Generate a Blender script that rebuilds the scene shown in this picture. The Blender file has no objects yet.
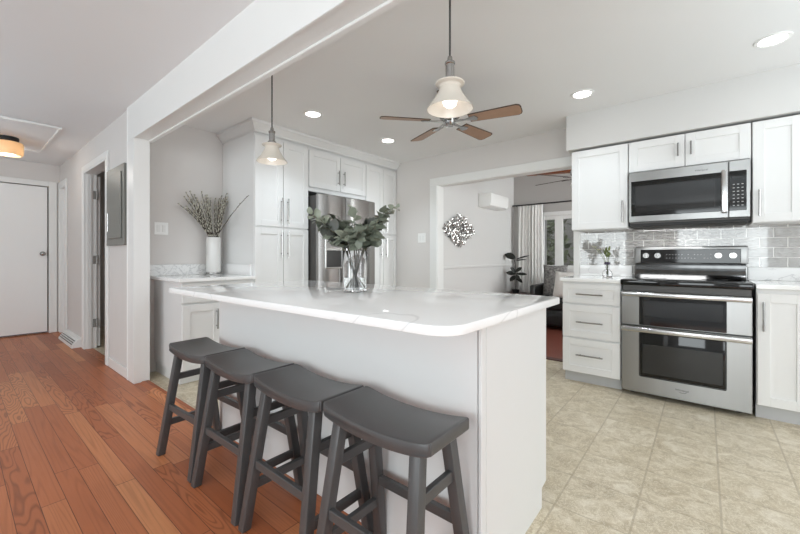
import bpy, bmesh, math, random
from mathutils import Vector, Matrix
random.seed(7)
S = bpy.context.scene
COL = S.collection
PI = math.pi

# ------------------------------------------------------------ camera, world, lights, exposure
cam_d = bpy.data.cameras.new('camera')
cam = bpy.data.objects.new('camera', cam_d)
COL.objects.link(cam)
cam_d.sensor_width = 36.0
cam_d.lens = 370.0 / 800.0 * 36.0
cam_d.shift_y = -10.5 / 800.0
cam_d.clip_start = 0.02
cam.location = (0, 0, 1.10)
cam.rotation_euler = (PI / 2, 0, math.atan2(0.636, 0.772))
S.camera = cam

world = bpy.data.worlds.new('world')
S.world = world
world.use_nodes = True
bg = world.node_tree.nodes['Background']
bg.inputs[0].default_value = (0.92, 0.965, 1.0, 1)
bg.inputs[1].default_value = 1.0


def area(name, loc, rot, sx, sy, power, color=(1, 1, 1)):
    d = bpy.data.lights.new(name, 'AREA')
    d.shape = 'RECTANGLE'
    d.size, d.size_y = sx, sy
    d.energy = power
    d.color = color
    o = bpy.data.objects.new(name, d)
    o.location = loc
    o.rotation_euler = rot
    COL.objects.link(o)
    return o


# fill panels added out of view for fronts and reflections; daylight for room beyond
area('offscreen_fill', (6.5, 2.3, 1.6), (0, PI / 2, 0), 2.2, 3.6, 62, (0.92, 0.97, 1.0))
for wx in (-2.6, 0.3, 3.2):
    area('offscreen_fill', (wx, -4.28, 1.25), (PI / 2, 0, 0), 1.7, 2.0, 41, (0.90, 0.975, 1.0))
# upward fill lights added out of frame to brighten the ceilings
area('ceiling_fill', (0.4, -1.0, 1.5), (PI, 0, 0), 1.6, 1.6, 16, (0.78, 0.93, 1.0))
area('ceiling_fill', (1.6, 2.3, 1.3), (PI, 0, 0), 1.4, 1.4, 18, (0.78, 0.93, 1.0))
area('ceiling_fill', (-4.6, -1.0, 1.5), (PI, 0, 0), 1.4, 1.4, 6, (0.62, 0.86, 1.0))
area('sunroom_daylight', (2.3, 5.5, 1.5), (0, PI / 2, 0), 1.6, 1.8, 90, (0.92, 0.985, 1.0))

S.view_settings.view_transform = 'Standard'
S.view_settings.look = 'None'
S.view_settings.gamma = 1.0
S.view_settings.use_curve_mapping = False
S.view_settings.exposure = 0.5
S.cycles.max_bounces = 10
S.cycles.diffuse_bounces = 6
S.cycles.transmission_bounces = 10
S.cycles.caustics_reflective = False
S.cycles.caustics_refractive = False
S.cycles.sample_clamp_indirect = 4.0

# ------------------------------------------------------------ materials


def srgb(r, g, b):
    f = lambda c: c / 12.92 if c <= 0.04045 else ((c + 0.055) / 1.055) ** 2.4
    return (f(r / 255), f(g / 255), f(b / 255), 1)


class NT:
    def __init__(self, name):
        self.m = bpy.data.materials.new(name)
        self.m.use_nodes = True
        self.t = self.m.node_tree
        self.b = self.t.nodes['Principled BSDF']

    def n(self, typ, **kw):
        nd = self.t.nodes.new(typ)
        for k, v in kw.items():
            setattr(nd, k, v)
        return nd

    def put(self, sock, v):
        if isinstance(v, bpy.types.NodeSocket):
            self.t.links.new(v, sock)
        else:
            sock.default_value = v

    def math(self, op, a, b=0.0, c=None):
        nd = self.n('ShaderNodeMath', operation=op)
        self.put(nd.inputs[0], a)
        self.put(nd.inputs[1], b)
        if c is not None:
            self.put(nd.inputs[2], c)
        return nd.outputs[0]

    def mix(self, f, a, b, mode='MIX'):
        nd = self.n('ShaderNodeMix', data_type='RGBA', blend_type=mode)
        self.put(nd.inputs[0], f)
        self.put(nd.inputs[6], a)
        self.put(nd.inputs[7], b)
        return nd.outputs[2]

    def comb(self, x, y, z):
        nd = self.n('ShaderNodeCombineXYZ')
        for i, v in enumerate((x, y, z)):
            self.put(nd.inputs[i], v)
        return nd.outputs[0]

    def pos(self):
        g = self.n('ShaderNodeNewGeometry')
        s = self.n('ShaderNodeSeparateXYZ')
        self.t.links.new(g.outputs['Position'], s.inputs[0])
        return s.outputs[0], s.outputs[1], s.outputs[2]

    def noise(self, vec, scale=1.0, detail=3.0, rough=0.5, dist=0.0):
        nd = self.n('ShaderNodeTexNoise')
        self.put(nd.inputs['Vector'], vec)
        nd.inputs['Scale'].default_value = scale
        nd.inputs['Detail'].default_value = detail
        nd.inputs['Roughness'].default_value = rough
        nd.inputs['Distortion'].default_value = dist
        return nd.outputs[0]

    def ramp(self, f, stops):
        nd = self.n('ShaderNodeValToRGB')
        cr = nd.color_ramp
        while len(cr.elements) < len(stops):
            cr.elements.new(0.5)
        for e, (p, c) in zip(cr.elements, stops):
            e.position = p
            e.color = c
        self.put(nd.inputs[0], f)
        return nd.outputs[0]

    def bump(self, h, strength=0.2, dist=0.01):
        nd = self.n('ShaderNodeBump')
        nd.inputs['Strength'].default_value = strength
        nd.inputs['Distance'].default_value = dist
        self.put(nd.inputs['Height'], h)
        self.t.links.new(nd.outputs[0], self.b.inputs['Normal'])

    def objco(self):
        return self.n('ShaderNodeTexCoord').outputs['Object']


def plain(name, col, rough=0.5, metal=0.0, vary=0.03, scale=6.0, bump=0.0, **kw):
    t = NT(name)
    v = t.noise(t.objco(), scale, 4)
    k = t.math('MULTIPLY_ADD', v, 2 * vary, 1 - vary)
    c = t.mix(1.0, col, t.comb(k, k, k), 'MULTIPLY')
    t.put(t.b.inputs['Base Color'], c)
    t.b.inputs['Roughness'].default_value = rough
    t.b.inputs['Metallic'].default_value = metal
    for k2, v2 in kw.items():
        t.b.inputs[k2.replace('_', ' ')].default_value = v2
    if bump:
        t.bump(t.noise(t.objco(), 180, 2), bump, 0.002)
    return t.m


def steel_mat(name, col, rough, streak=(2, 2, 160), vary=0.08, aniso=0.0):
    t = NT(name)
    mp = t.n('ShaderNodeMapping')
    t.t.links.new(t.objco(), mp.inputs[0])
    mp.inputs['Scale'].default_value = streak
    v = t.noise(mp.outputs[0], 1.0, 4)
    k = t.math('MULTIPLY_ADD', v, 2 * vary, 1 - vary)
    t.put(t.b.inputs['Base Color'], t.mix(1.0, col, t.comb(k, k, k), 'MULTIPLY'))
    t.b.inputs['Roughness'].default_value = rough
    t.b.inputs['Metallic'].default_value = 1.0
    if aniso:
        t.b.inputs['Anisotropic'].default_value = aniso
        t.b.inputs['Anisotropic Rotation'].default_value = 0.25
        tg = t.n('ShaderNodeTangent', direction_type='RADIAL', axis='Z')
        t.t.links.new(tg.outputs[0], t.b.inputs['Tangent'])
    return t.m


def emit_mat(name, col, strength):
    t = NT(name)
    t.b.inputs['Base Color'].default_value = col
    t.b.inputs['Emission Color'].default_value = col
    t.b.inputs['Emission Strength'].default_value = strength
    return t.m


def glass_mat(name, col=(1, 1, 1, 1), ior=1.45, rough=0.0):
    t = NT(name)
    t.b.inputs['Base Color'].default_value = col
    t.b.inputs['Transmission Weight'].default_value = 1.0
    t.b.inputs['IOR'].default_value = ior
    t.b.inputs['Roughness'].default_value = rough
    return t.m


def shade_mat(name, col, trans):
    t = NT(name)
    t.b.inputs['Roughness'].default_value = 0.25
    v = t.noise(t.objco(), 14, 3, 0.5, 1.5)
    c = t.mix(t.math('MULTIPLY', v, 0.35), col, tuple(k * 0.8 for k in col[:3]) + (1,))
    t.put(t.b.inputs['Base Color'], c)
    tr = t.n('ShaderNodeBsdfTranslucent')
    t.put(tr.inputs[0], c)
    mx = t.n('ShaderNodeMixShader')
    mx.inputs[0].default_value = trans
    out = t.t.nodes['Material Output']
    t.t.links.new(t.b.outputs[0], mx.inputs[1])
    t.t.links.new(tr.outputs[0], mx.inputs[2])
    t.t.links.new(mx.outputs[0], out.inputs[0])
    return t.m


def hardwood():
    t = NT('oak_hardwood')
    x, y, z = t.pos()
    W, L = 0.083, 1.25
    yr = t.math('DIVIDE', y, W)
    row = t.math('FLOOR', yr)
    wn = t.n('ShaderNodeTexWhiteNoise', noise_dimensions='1D')
    t.put(wn.inputs['W'], row)
    xx = t.math('MULTIPLY_ADD', wn.outputs[0], 7.3, t.math('DIVIDE', x, L))
    pid = t.math('FLOOR', xx)
    wn2 = t.n('ShaderNodeTexWhiteNoise', noise_dimensions='2D')
    t.put(wn2.inputs['Vector'], t.comb(row, pid, 0))
    r = wn2.outputs[0]
    base = t.ramp(r, [(0.0, srgb(166, 92, 55)), (0.3, srgb(184, 108, 69)), (0.6, srgb(193, 117, 76)),
                      (0.85, srgb(203, 129, 85)), (1.0, srgb(216, 146, 98))])
    rz = t.math('MULTIPLY', r, 47.0)
    sel = t.math('GREATER_THAN', t.math('FRACT', t.math('MULTIPLY', r, 7.31)), 0.6)
    cn = t.noise(t.comb(t.math('MULTIPLY', x, t.math('MULTIPLY_ADD', sel, 0.9, 0.3)), t.math('MULTIPLY', y, 8.5), rz), 1.0, 2, 0.4)
    lines = t.math('SINE', t.math('MULTIPLY', cn, 120.0))
    lines = t.math('POWER', t.math('MULTIPLY_ADD', lines, 0.5, 0.5), 4.0)
    fine = t.noise(t.comb(t.math('MULTIPLY', x, 6), t.math('MULTIPLY', y, 190), rz), 1.0, 4)
    c = t.mix(t.math('MULTIPLY', lines, t.math('MULTIPLY_ADD', sel, 0.38, 0.22)), base, srgb(104, 52, 30))
    c = t.mix(t.math('MULTIPLY', fine, 0.40), c, srgb(160, 94, 62))
    fy = t.math('FRACT', yr)
    fx = t.math('FRACT', xx)
    gap = t.math('MAXIMUM', t.math('LESS_THAN', fy, 0.03), t.math('LESS_THAN', fx, 0.0028))
    c = t.mix(t.math('MULTIPLY', gap, 0.8), c, srgb(60, 32, 22))
    t.put(t.b.inputs['Base Color'], c)
    t.put(t.b.inputs['Roughness'], t.math('MULTIPLY_ADD', fine, 0.12, 0.34))
    t.b.inputs['Specular IOR Level'].default_value = 0.35
    t.bump(t.math('SUBTRACT', t.math('MULTIPLY', lines, -0.2), gap), 0.15, 0.002)
    return t.m


def vinyl_tile():
    t = NT('beige_vinyl_tile')
    x, y, z = t.pos()
    T = 0.284
    ux = t.math('DIVIDE', t.math('ADD', x, 0.235), T)
    uy = t.math('DIVIDE', t.math('ADD', y, 0.005), T)
    wn = t.n('ShaderNodeTexWhiteNoise', noise_dimensions='2D')
    t.put(wn.inputs['Vector'], t.comb(t.math('FLOOR', ux), t.math('FLOOR', uy), 0))
    r = wn.outputs[0]
    v = t.comb(x, y, t.math('MULTIPLY', r, 30))
    n1 = t.noise(v, 9, 6, 0.62, 1.2)
    n2 = t.noise(v, 26, 4, 0.6, 2.0)
    c = t.ramp(n1, [(0.32, srgb(178, 163, 137)), (0.5, srgb(200, 186, 160)), (0.70, srgb(226, 216, 197))])
    vein = t.math('LESS_THAN', t.math('ABSOLUTE', t.math('SUBTRACT', n2, 0.5)), 0.03)
    c = t.mix(t.math('MULTIPLY', vein, 0.5), c, srgb(240, 232, 214))
    c = t.mix(t.math('MULTIPLY', r, 0.15), c, srgb(192, 176, 144))
    e = 0.022
    fx, fy = t.math('FRACT', ux), t.math('FRACT', uy)
    g = t.math('MAXIMUM', t.math('LESS_THAN', fx, e * 1.3), t.math('LESS_THAN', fy, e))
    c = t.mix(t.math('MULTIPLY', g, 0.55), c, srgb(166, 151, 126))
    t.put(t.b.inputs['Base Color'], c)
    t.b.inputs['Roughness'].default_value = 0.38
    t.bump(t.math('SUBTRACT', t.math('MULTIPLY', n2, 0.5), g), 0.15, 0.003)
    return t.m


def quartz():
    t = NT('white_quartz')
    x, y, z = t.pos()
    v = t.comb(x, y, z)
    w = t.noise(v, 1.1, 3, 0.5, 0.4)
    d = t.math('ABSOLUTE', t.math('SUBTRACT', w, 0.5))
    vein = t.math('SUBTRACT', 1.0, t.math('MINIMUM', t.math('MULTIPLY', d, 220.0), 1.0))
    msk = t.math('GREATER_THAN', t.noise(v, 1.3, 2), 0.5)
    cloud = t.noise(v, 5, 4)
    c = t.mix(t.math('MULTIPLY', cloud, 0.3), (0.90, 0.90, 0.895, 1), (0.84, 0.84, 0.84, 1))
    c = t.mix(t.math('MULTIPLY', t.math('MULTIPLY', vein, msk), 0.30), c, (0.42, 0.42, 0.42, 1))
    t.put(t.b.inputs['Base Color'], c)
    t.b.inputs['Roughness'].default_value = 0.04
    return t.m


def marble():
    t = NT('veined_marble')
    x, y, z = t.pos()
    v = t.comb(x, y, z)
    w = t.noise(v, 5, 6, 0.65, 1.6)
    d = t.math('ABSOLUTE', t.math('SUBTRACT', w, 0.5))
    vein = t.math('SUBTRACT', 1.0, t.math('MINIMUM', t.math('MULTIPLY', d, 28.0), 1.0))
    c = t.mix(t.math('MULTIPLY', vein, 0.55), (0.80, 0.80, 0.79, 1), (0.40, 0.40, 0.41, 1))
    t.put(t.b.inputs['Base Color'], c)
    t.b.inputs['Roughness'].default_value = 0.15
    return t.m


def subway():
    t = NT('rippled_glazed_tile')
    x, y, z = t.pos()
    br = t.n('ShaderNodeTexBrick')
    br.offset = 0.5
    t.put(br.inputs['Vector'], t.comb(t.math('ADD', x, 0.05), t.math('SUBTRACT', z, 1.016), 0))
    br.inputs['Scale'].default_value = 1.0
    br.inputs['Brick Width'].default_value = 0.153
    br.inputs['Row Height'].default_value = 0.0765
    br.inputs['Mortar Size'].default_value = 0.0042
    br.inputs['Mortar Smooth'].default_value = 0.3
    br.inputs['Color1'].default_value = srgb(156, 154, 150)
    br.inputs['Color2'].default_value = srgb(168, 166, 162)
    br.inputs['Mortar'].default_value = srgb(226, 224, 220)
    t.put(t.b.inputs['Base Color'], br.outputs['Color'])
    t.b.inputs['Roughness'].default_value = 0.06
    t.b.inputs['Specular IOR Level'].default_value = 0.9
    rip = t.noise(t.comb(t.math('MULTIPLY', x, 22), t.math('MULTIPLY', z, 50), 0), 1.0, 2, 0.5, 1.0)
    amp = t.math('SUBTRACT', 1.0, t.math('MINIMUM', t.math('MAXIMUM', t.math('MULTIPLY', t.math('SUBTRACT', x, 0.15), 6.0), 0.0), 0.85))
    h = t.math('SUBTRACT', t.math('MULTIPLY', t.math('MULTIPLY', rip, amp), 1.6), br.outputs['Fac'])
    t.bump(h, 1.0, 0.017)
    t.b.inputs['Coat Weight'].default_value = 1.0
    t.b.inputs['Coat Roughness'].default_value = 0.03
    t.b.inputs['Coat IOR'].default_value = 1.7
    return t.m


M = {}
M['wall'] = plain('grey_wall_paint', srgb(216, 212, 209), 0.7, vary=0.015, scale=3)
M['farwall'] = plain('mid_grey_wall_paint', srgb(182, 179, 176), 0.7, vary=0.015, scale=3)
M['soffit'] = plain('pale_soffit_paint', srgb(212, 211, 209), 0.7, vary=0.015, scale=3)
M['ceiling'] = plain('ceiling_paint', srgb(234, 234, 234), 0.8, vary=0.012, scale=2)
M['trim'] = plain('white_trim_paint', srgb(232, 232, 230), 0.35, vary=0.01)
M['cab'] = plain('white_cabinet_paint', srgb(228, 228, 227), 0.32, vary=0.01)
M['island'] = plain('pale_grey_paint', srgb(220, 220, 219), 0.4, vary=0.015, scale=3)
M['kick'] = plain('grey_toe_kick', srgb(190, 191, 192), 0.45)
M['door'] = plain('white_door_paint', srgb(240, 240, 239), 0.4, vary=0.012, scale=2)
M['floor'] = hardwood()
M['carpet'] = plain('neutral_bounce_carpet', srgb(190, 190, 192), 0.95, vary=0.05, scale=50)
M['tile'] = vinyl_tile()
M['quartz'] = quartz()
M['marble'] = marble()
M['subway'] = subway()
M['steel'] = steel_mat('brushed_steel', (0.34, 0.34, 0.335, 1), 0.28, (9, 9, 0.6), 0.10, 0.8)
M['steelv'] = steel_mat('brushed_steel_upright', (0.38, 0.37, 0.36, 1), 0.27, (9, 9, 0.6), 0.06, 0.7)
M['bright'] = steel_mat('polished_steel', (0.56, 0.56, 0.555, 1), 0.2, (3, 3, 40), 0.03)
M['nickel'] = steel_mat('satin_nickel', (0.36, 0.355, 0.345, 1), 0.18, (20, 20, 20), 0.04)
M['darksteel'] = plain('dark_grey_steel', srgb(82, 80, 78), 0.4, 0.6)
M['darkgloss'] = steel_mat('dark_polished_steel', (0.10, 0.10, 0.10, 1), 0.12, (14, 2, 2), 0.3)
M['cord'] = plain('dark_grey_cord', srgb(70, 69, 68), 0.5, 0.4)
M['black'] = plain('black_gloss', (0.003, 0.003, 0.003, 1), 0.05, vary=0.2)
M['oven_glass'] = plain('smoked_oven_glass', (0.016, 0.016, 0.016, 1), 0.04, vary=0.3, scale=3)
M['matteblack'] = plain('matte_black', (0.012, 0.012, 0.012, 1), 0.5)
M['stool'] = plain('charcoal_paint', srgb(76, 75, 75), 0.34, vary=0.07, scale=9, bump=0.05)
M['panel'] = plain('grey_panel_paint', srgb(118, 118, 112), 0.4, vary=0.04)
M['hinge'] = plain('satin_hinge_metal', srgb(150, 148, 144), 0.4, 0.3)
M['white_plastic'] = plain('white_plastic', srgb(240, 240, 238), 0.35, vary=0.005)
M['ceramic'] = plain('white_ceramic', srgb(226, 225, 222), 0.2, vary=0.02)
M['glass'] = glass_mat('clear_glass')
M['water'] = glass_mat('water', (0.97, 0.99, 0.98, 1), 1.33)
M['shade'] = shade_mat('frosted_glass_shade', srgb(226, 219, 208), 0.16)
M['amber'] = shade_mat('amber_glass_shade', srgb(238, 220, 190), 0.4)
M['bulb'] = emit_mat('lit_bulb', (1.0, 0.97, 0.93, 1), 1.5)
M['warmbulb'] = emit_mat('lit_warm_bulb', (1.0, 0.90, 0.74, 1), 8.0)
M['lens'] = emit_mat('lit_downlight_lens', (1.0, 0.98, 0.95, 1), 8.0)
M['stem'] = plain('brown_twig', srgb(58, 48, 40), 0.8, vary=0.3, scale=40)
M['catkin'] = plain('grey_catkin_fuzz', srgb(190, 186, 172), 0.9, vary=0.3, scale=90)
M['euc_stem'] = plain('olive_stem', srgb(92, 88, 62), 0.6, vary=0.2, scale=30)
M['euc_leaf'] = plain('grey_green_leaf', srgb(108, 114, 100), 0.45, vary=0.42, scale=16)
M['euc_dark'] = plain('dusky_leaf', srgb(76, 78, 72), 0.45, vary=0.4, scale=16)
M['euc_pale'] = plain('pale_green_leaf', srgb(140, 146, 130), 0.45, vary=0.35, scale=16)
M['darkleaf'] = plain('dark_green_leaf', srgb(26, 30, 25), 0.4, vary=0.2)
M['green'] = plain('green_stem', srgb(106, 116, 70), 0.6, vary=0.2, scale=40)
M['petal'] = plain('cream_petal', srgb(216, 214, 196), 0.6, vary=0.1, scale=40)
M['purple'] = plain('dark_purple_bud', srgb(58, 48, 66), 0.6, vary=0.2)
M['blade'] = plain('brown_wood_blade', srgb(164, 132, 110), 0.42, vary=0.18, scale=12)
M['blade_edge'] = plain('dark_blade_edge', srgb(70, 56, 46), 0.5)
M['orangewood'] = plain('orange_stained_wood', srgb(150, 84, 44), 0.5, vary=0.15, scale=8)
M['redwood'] = plain('reddish_floor_wood', srgb(118, 66, 54), 0.3, vary=0.12, scale=5)
M['curtain'] = plain('off_white_linen', srgb(232, 231, 228), 0.9, vary=0.04, scale=20)
M['sofa'] = plain('black_leather', srgb(20, 20, 20), 0.45, vary=0.1)
M['pillow'] = plain('grey_patterned_fabric', srgb(120, 118, 116), 0.9, vary=1.6, scale=30)
M['throw'] = plain('white_fleece', srgb(232, 230, 226), 0.95, vary=0.05, scale=60)
M['silver'] = plain('polished_silver_leaf', (0.78, 0.77, 0.75, 1), 0.18, 1.0, vary=0.1)
M['foliage'] = plain('tree_foliage', srgb(104, 112, 84), 0.8, vary=0.4, scale=6)
M['bark'] = plain('tree_bark', srgb(92, 80, 68), 0.9, vary=0.3, scale=10)
M['fence'] = plain('sky_block_grey', srgb(128, 126, 122), 0.9, vary=0.3, scale=3)
M['ground'] = plain('lawn_ground', srgb(120, 122, 96), 0.9, vary=0.2)
M['mark'] = plain('printed_grey_mark', srgb(176, 176, 176), 0.5)
M['darkmark'] = plain('printed_dark_mark', srgb(60, 60, 62), 0.5)
M['stain'] = plain('dark_red_table_top', srgb(86, 52, 46), 0.4, vary=0.1)



def point_lamp(parent, loc, power, radius, color):
    d = bpy.data.lights.new('bulb_light', 'POINT')
    d.energy = power
    d.shadow_soft_size = radius
    d.color = color
    o = bpy.data.objects.new('bulb_light', d)
    COL.objects.link(o)
    o.parent = parent
    o.location = loc
    return o


# ------------------------------------------------------------ mesh helpers


class Fr:
    """a wall frame: u along the wall, n out of it, z up"""

    def __init__(s, o, U, N):
        s.o, s.U, s.N = Vector(o), Vector(U), Vector(N)

    def p(s, u, n, z):
        return s.o + s.U * u + s.N * n + Vector((0, 0, z))


WORLD = Fr((0, 0, 0), (1, 0, 0), (0, 1, 0))
BACK = Fr((0, 0, 0), (1, 0, 0), (0, -1, 0))      # faces the camera side; n = -y
SIDE = Fr((0, 0, 0), (0, 1, 0), (1, 0, 0))       # faces +x; u = y, n = x


class MB:
    def __init__(s):
        s.b = bmesh.new()

    def _bev(s, faces, w, seg):
        es = {e for f in faces for e in f.edges}
        if w > 0:
            bmesh.ops.bevel(s.b, geom=list(es), offset=w, segments=seg, affect='EDGES', profile=0.5)

    def hexa(s, P, bev=0.0, seg=1):
        v = [s.b.verts.new(p) for p in P]
        fs = [s.b.faces.new([v[i] for i in q]) for q in
              ((0, 3, 2, 1), (4, 5, 6, 7), (0, 1, 5, 4), (1, 2, 6, 5), (2, 3, 7, 6), (3, 0, 4, 7))]
        bmesh.ops.recalc_face_normals(s.b, faces=fs)
        s._bev(fs, bev, seg)
        return s

    def box(s, x0, x1, y0, y1, z0, z1, bev=0.0, fr=WORLD, seg=1):
        P = [fr.p(x0, y0, z0), fr.p(x1, y0, z0), fr.p(x1, y1, z0), fr.p(x0, y1, z0),
             fr.p(x0, y0, z1), fr.p(x1, y0, z1), fr.p(x1, y1, z1), fr.p(x0, y1, z1)]
        return s.hexa(P, bev, seg)

    def bar(s, a, b, w, h, bev=0.002, up=(0, 0, 1)):
        a, b = Vector(a), Vector(b)
        d = (b - a).normalized()
        up = Vector(up)
        sd = d.cross(up)
        if sd.length < 1e-4:
            sd = d.cross(Vector((0, 1, 0)))
        sd.normalize()
        u2 = sd.cross(d).normalized()
        P = []
        for q in (a, b):
            P += [q - sd * w / 2 - u2 * h / 2, q + sd * w / 2 - u2 * h / 2, q + sd * w / 2 + u2 * h / 2, q - sd * w / 2 + u2 * h / 2]
        return s.hexa(P, bev)

    def prism(s, pts, vec, bev=0.0, seg=1):
        vec = Vector(vec)
        a = [s.b.verts.new(p) for p in pts]
        c = [s.b.verts.new(Vector(p) + vec) for p in pts]
        n = len(a)
        fs = [s.b.faces.new(a), s.b.faces.new(c[::-1])]
        for i in range(n):
            fs.append(s.b.faces.new((a[i], c[i], c[(i + 1) % n], a[(i + 1) % n])))
        bmesh.ops.recalc_face_normals(s.b, faces=fs)
        if bev:
            es = set(fs[0].edges) | set(fs[1].edges)
            bmesh.ops.bevel(s.b, geom=list(es), offset=bev, segments=seg, affect='EDGES', profile=0.5)
        return s

    def tube(s, pts, r, seg=8, caps=True):
        pts = [Vector(p) for p in pts]
        rs = r if isinstance(r, (list, tuple)) else [r] * len(pts)
        rings = []
        ref = None
        for i, p in enumerate(pts):
            d = (pts[min(i + 1, len(pts) - 1)] - pts[max(i - 1, 0)])
            if d.length < 1e-9:
                d = Vector((0, 0, 1))
            d.normalize()
            if ref is None:
                ref = d.cross(Vector((0, 0, 1)))
                if ref.length < 1e-3:
                    ref = d.cross(Vector((0, 1, 0)))
            ref = (ref - d * ref.dot(d)).normalized()
            bn = d.cross(ref)
            rings.append([s.b.verts.new(p + (ref * math.cos(2 * PI * k / seg) + bn * math.sin(2 * PI * k / seg)) * rs[i]) for k in range(seg)])
        for A, B in zip(rings, rings[1:]):
            for k in range(seg):
                s.b.faces.new((A[k], A[(k + 1) % seg], B[(k + 1) % seg], B[k]))
        if caps:
            s.b.faces.new(rings[0][::-1])
            s.b.faces.new(rings[-1])
        return s

    def lathe(s, prof, cx, cy, cz=0.0, seg=32):
        rings = []
        for r, z in prof:
            if r < 1e-6:
                rings.append([s.b.verts.new((cx, cy, cz + z))])
            else:
                rings.append([s.b.verts.new((cx + r * math.cos(2 * PI * k / seg), cy + r * math.sin(2 * PI * k / seg), cz + z)) for k in range(seg)])
        for A, B in zip(rings, rings[1:]):
            for k in range(seg):
                k2 = (k + 1) % seg
                if len(A) == 1 and len(B) == 1:
                    continue
                if len(A) == 1:
                    s.b.faces.new((A[0], B[k2], B[k]))
                elif len(B) == 1:
                    s.b.faces.new((A[k], A[k2], B[0]))
                else:
                    s.b.faces.new((A[k], A[k2], B[k2], B[k]))
        return s

    def ball(s, c, rx, ry=None, rz=None, rot=None, u=10, v=6):
        ry = rx if ry is None else ry
        rz = rx if rz is None else rz
        m = Matrix.Translation(Vector(c)) @ (rot.to_4x4() if rot else Matrix()) @ Matrix.Diagonal((rx, ry, rz, 1))
        bmesh.ops.create_uvsphere(s.b, u_segments=u, v_segments=v, radius=1, matrix=m)
        return s

    def leaf(s, c, dirv, nrm, L, W, cup=0.15):
        """a rounded leaf from its base c along dirv"""
        d = Vector(dirv).normalized()
        n = Vector(nrm)
        n = (n - d * n.dot(d)).normalized()
        sd = d.cross(n)
        c = Vector(c)
        rows = [(0.0, 0.0), (0.12, 0.55), (0.35, 0.95), (0.6, 1.0), (0.82, 0.68), (1.0, 0.0)]
        prev = None
        for t, w in rows:
            q = c + d * L * t - n * cup * L * (t - 0.4) ** 2
            if w == 0:
                ring = [s.b.verts.new(q)]
            else:
                ring = [s.b.verts.new(q + sd * W * w * k + n * cup * W * w * abs(k)) for k in (-0.5, 0, 0.5)]
            if prev is not None:
                if len(prev) == 1:
                    for i in range(2):
                        s.b.faces.new((prev[0], ring[i], ring[i + 1]))
                elif len(ring) == 1:
                    for i in range(2):
                        s.b.faces.new((prev[i], ring[0], prev[i + 1]))
                else:
                    for i in range(2):
                        s.b.faces.new((prev[i], ring[i], ring[i + 1], prev[i + 1]))
            prev = ring
        return s

    def build(s, name, mat, parent=None, smooth=True, recalc=True, angle=35):
        if recalc:
            bmesh.ops.recalc_face_normals(s.b, faces=s.b.faces[:])
        if parent is None:
            vs = [v.co for v in s.b.verts]
            lo = Vector([min(v[i] for v in vs) for i in range(3)])
            hi = Vector([max(v[i] for v in vs) for i in range(3)])
            org = Vector(((lo.x + hi.x) / 2, (lo.y + hi.y) / 2, lo.z))
        else:
            r = parent
            while r.parent:
                r = r.parent
            org = r.location.copy()
        for v in s.b.verts:
            v.co -= org
        me = bpy.data.meshes.new(name)
        s.b.to_mesh(me)
        s.b.free()
        me.materials.append(M[mat] if isinstance(mat, str) else mat)
        if smooth:
            me.polygons.foreach_set('use_smooth', [True] * len(me.polygons))
            me.set_sharp_from_angle(angle=math.radians(angle))
        o = bpy.data.objects.new(name, me)
        COL.objects.link(o)
        if parent is None:
            o.location = org
        else:
            o.parent = parent
        return o


def tag(o, label, cat, group=None, kind=None):
    o['label'] = label
    o['category'] = cat
    if group:
        o['group'] = group
    if kind:
        o['kind'] = kind
    return o


def thing(name, label, cat, loc, group=None):
    o = bpy.data.objects.new(name, None)
    o.location = loc
    o.empty_display_size = 0.1
    COL.objects.link(o)
    return tag(o, label, cat, group)


def copy_thing(root, loc, rz=0.0, label=None):
    def cp(o, par):
        c = o.copy()
        COL.objects.link(c)
        if par is not None:
            c.parent = par
        for ch in [k for k in o.children]:
            cp(ch, c)
        return c
    r = cp(root, None)
    r.location = loc
    r.rotation_euler = (0, 0, rz)
    if label:
        r['label'] = label
    return r


def struct(mb, name, mat, label, cat, **kw):
    return tag(mb.build(name, mat, **kw), label, cat, kind='structure')


def wall_with_hole(fr, u0, u1, n0, n1, z0, z1, holes):
    """a wall of boxes around rectangular holes (sorted in u)"""
    mb = MB()
    cur = u0
    for (a, b, c, d) in holes:
        if a > cur:
            mb.box(cur, a, n0, n1, z0, z1, fr=fr)
        if c > z0:
            mb.box(a, b, n0, n1, z0, c, fr=fr)
        if d < z1:
            mb.box(a, b, n0, n1, d, z1, fr=fr)
        cur = b
    if cur < u1:
        mb.box(cur, u1, n0, n1, z0, z1, fr=fr)
    return mb


# ------------------------------------------------------------ the setting
HC = 2.425
struct(MB().box(-7.4, 4.6, -4.4, -0.6, -0.06, 0.004), 'floor_bounce', 'carpet', 'added light grey carpet behind the viewer for neutral bounce light', 'floor')  # unseen floor, added to keep the bounce light neutral
struct(MB().box(-7.4, 4.6, -0.6, 1.085, -0.06, 0.0), 'floor_hardwood', 'floor', 'orange brown oak plank floor of the hall and stool side', 'floor')
struct(MB().box(-4.06, 2.6, 1.085, 4.10, -0.06, 0.0), 'floor_kitchen', 'tile', 'beige stone look tile floor in front of the range', 'floor')
struct(MB().box(-4.0, 2.6, 4.10, 6.7, -0.06, 0.0), 'floor_sunroom', 'redwood', 'reddish wood floor of the room beyond the opening', 'floor')
struct(MB().box(-7.4, -4.06, 1.085, 2.3, -0.06, -0.002), 'floor_closet', 'tile', 'pale floor inside the open doorway of the hall', 'floor')
struct(MB().box(-7.4, 4.6, -4.4, 4.16, HC, HC + 0.06), 'ceiling', 'ceiling', 'flat pale grey ceiling over hall and kitchen', 'ceiling')
struct(MB().box(-4.0, 2.6, 4.16, 6.7, 2.75, 2.8), 'ceiling_sunroom', 'ceiling', 'higher white ceiling of the room beyond', 'ceiling')

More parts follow.
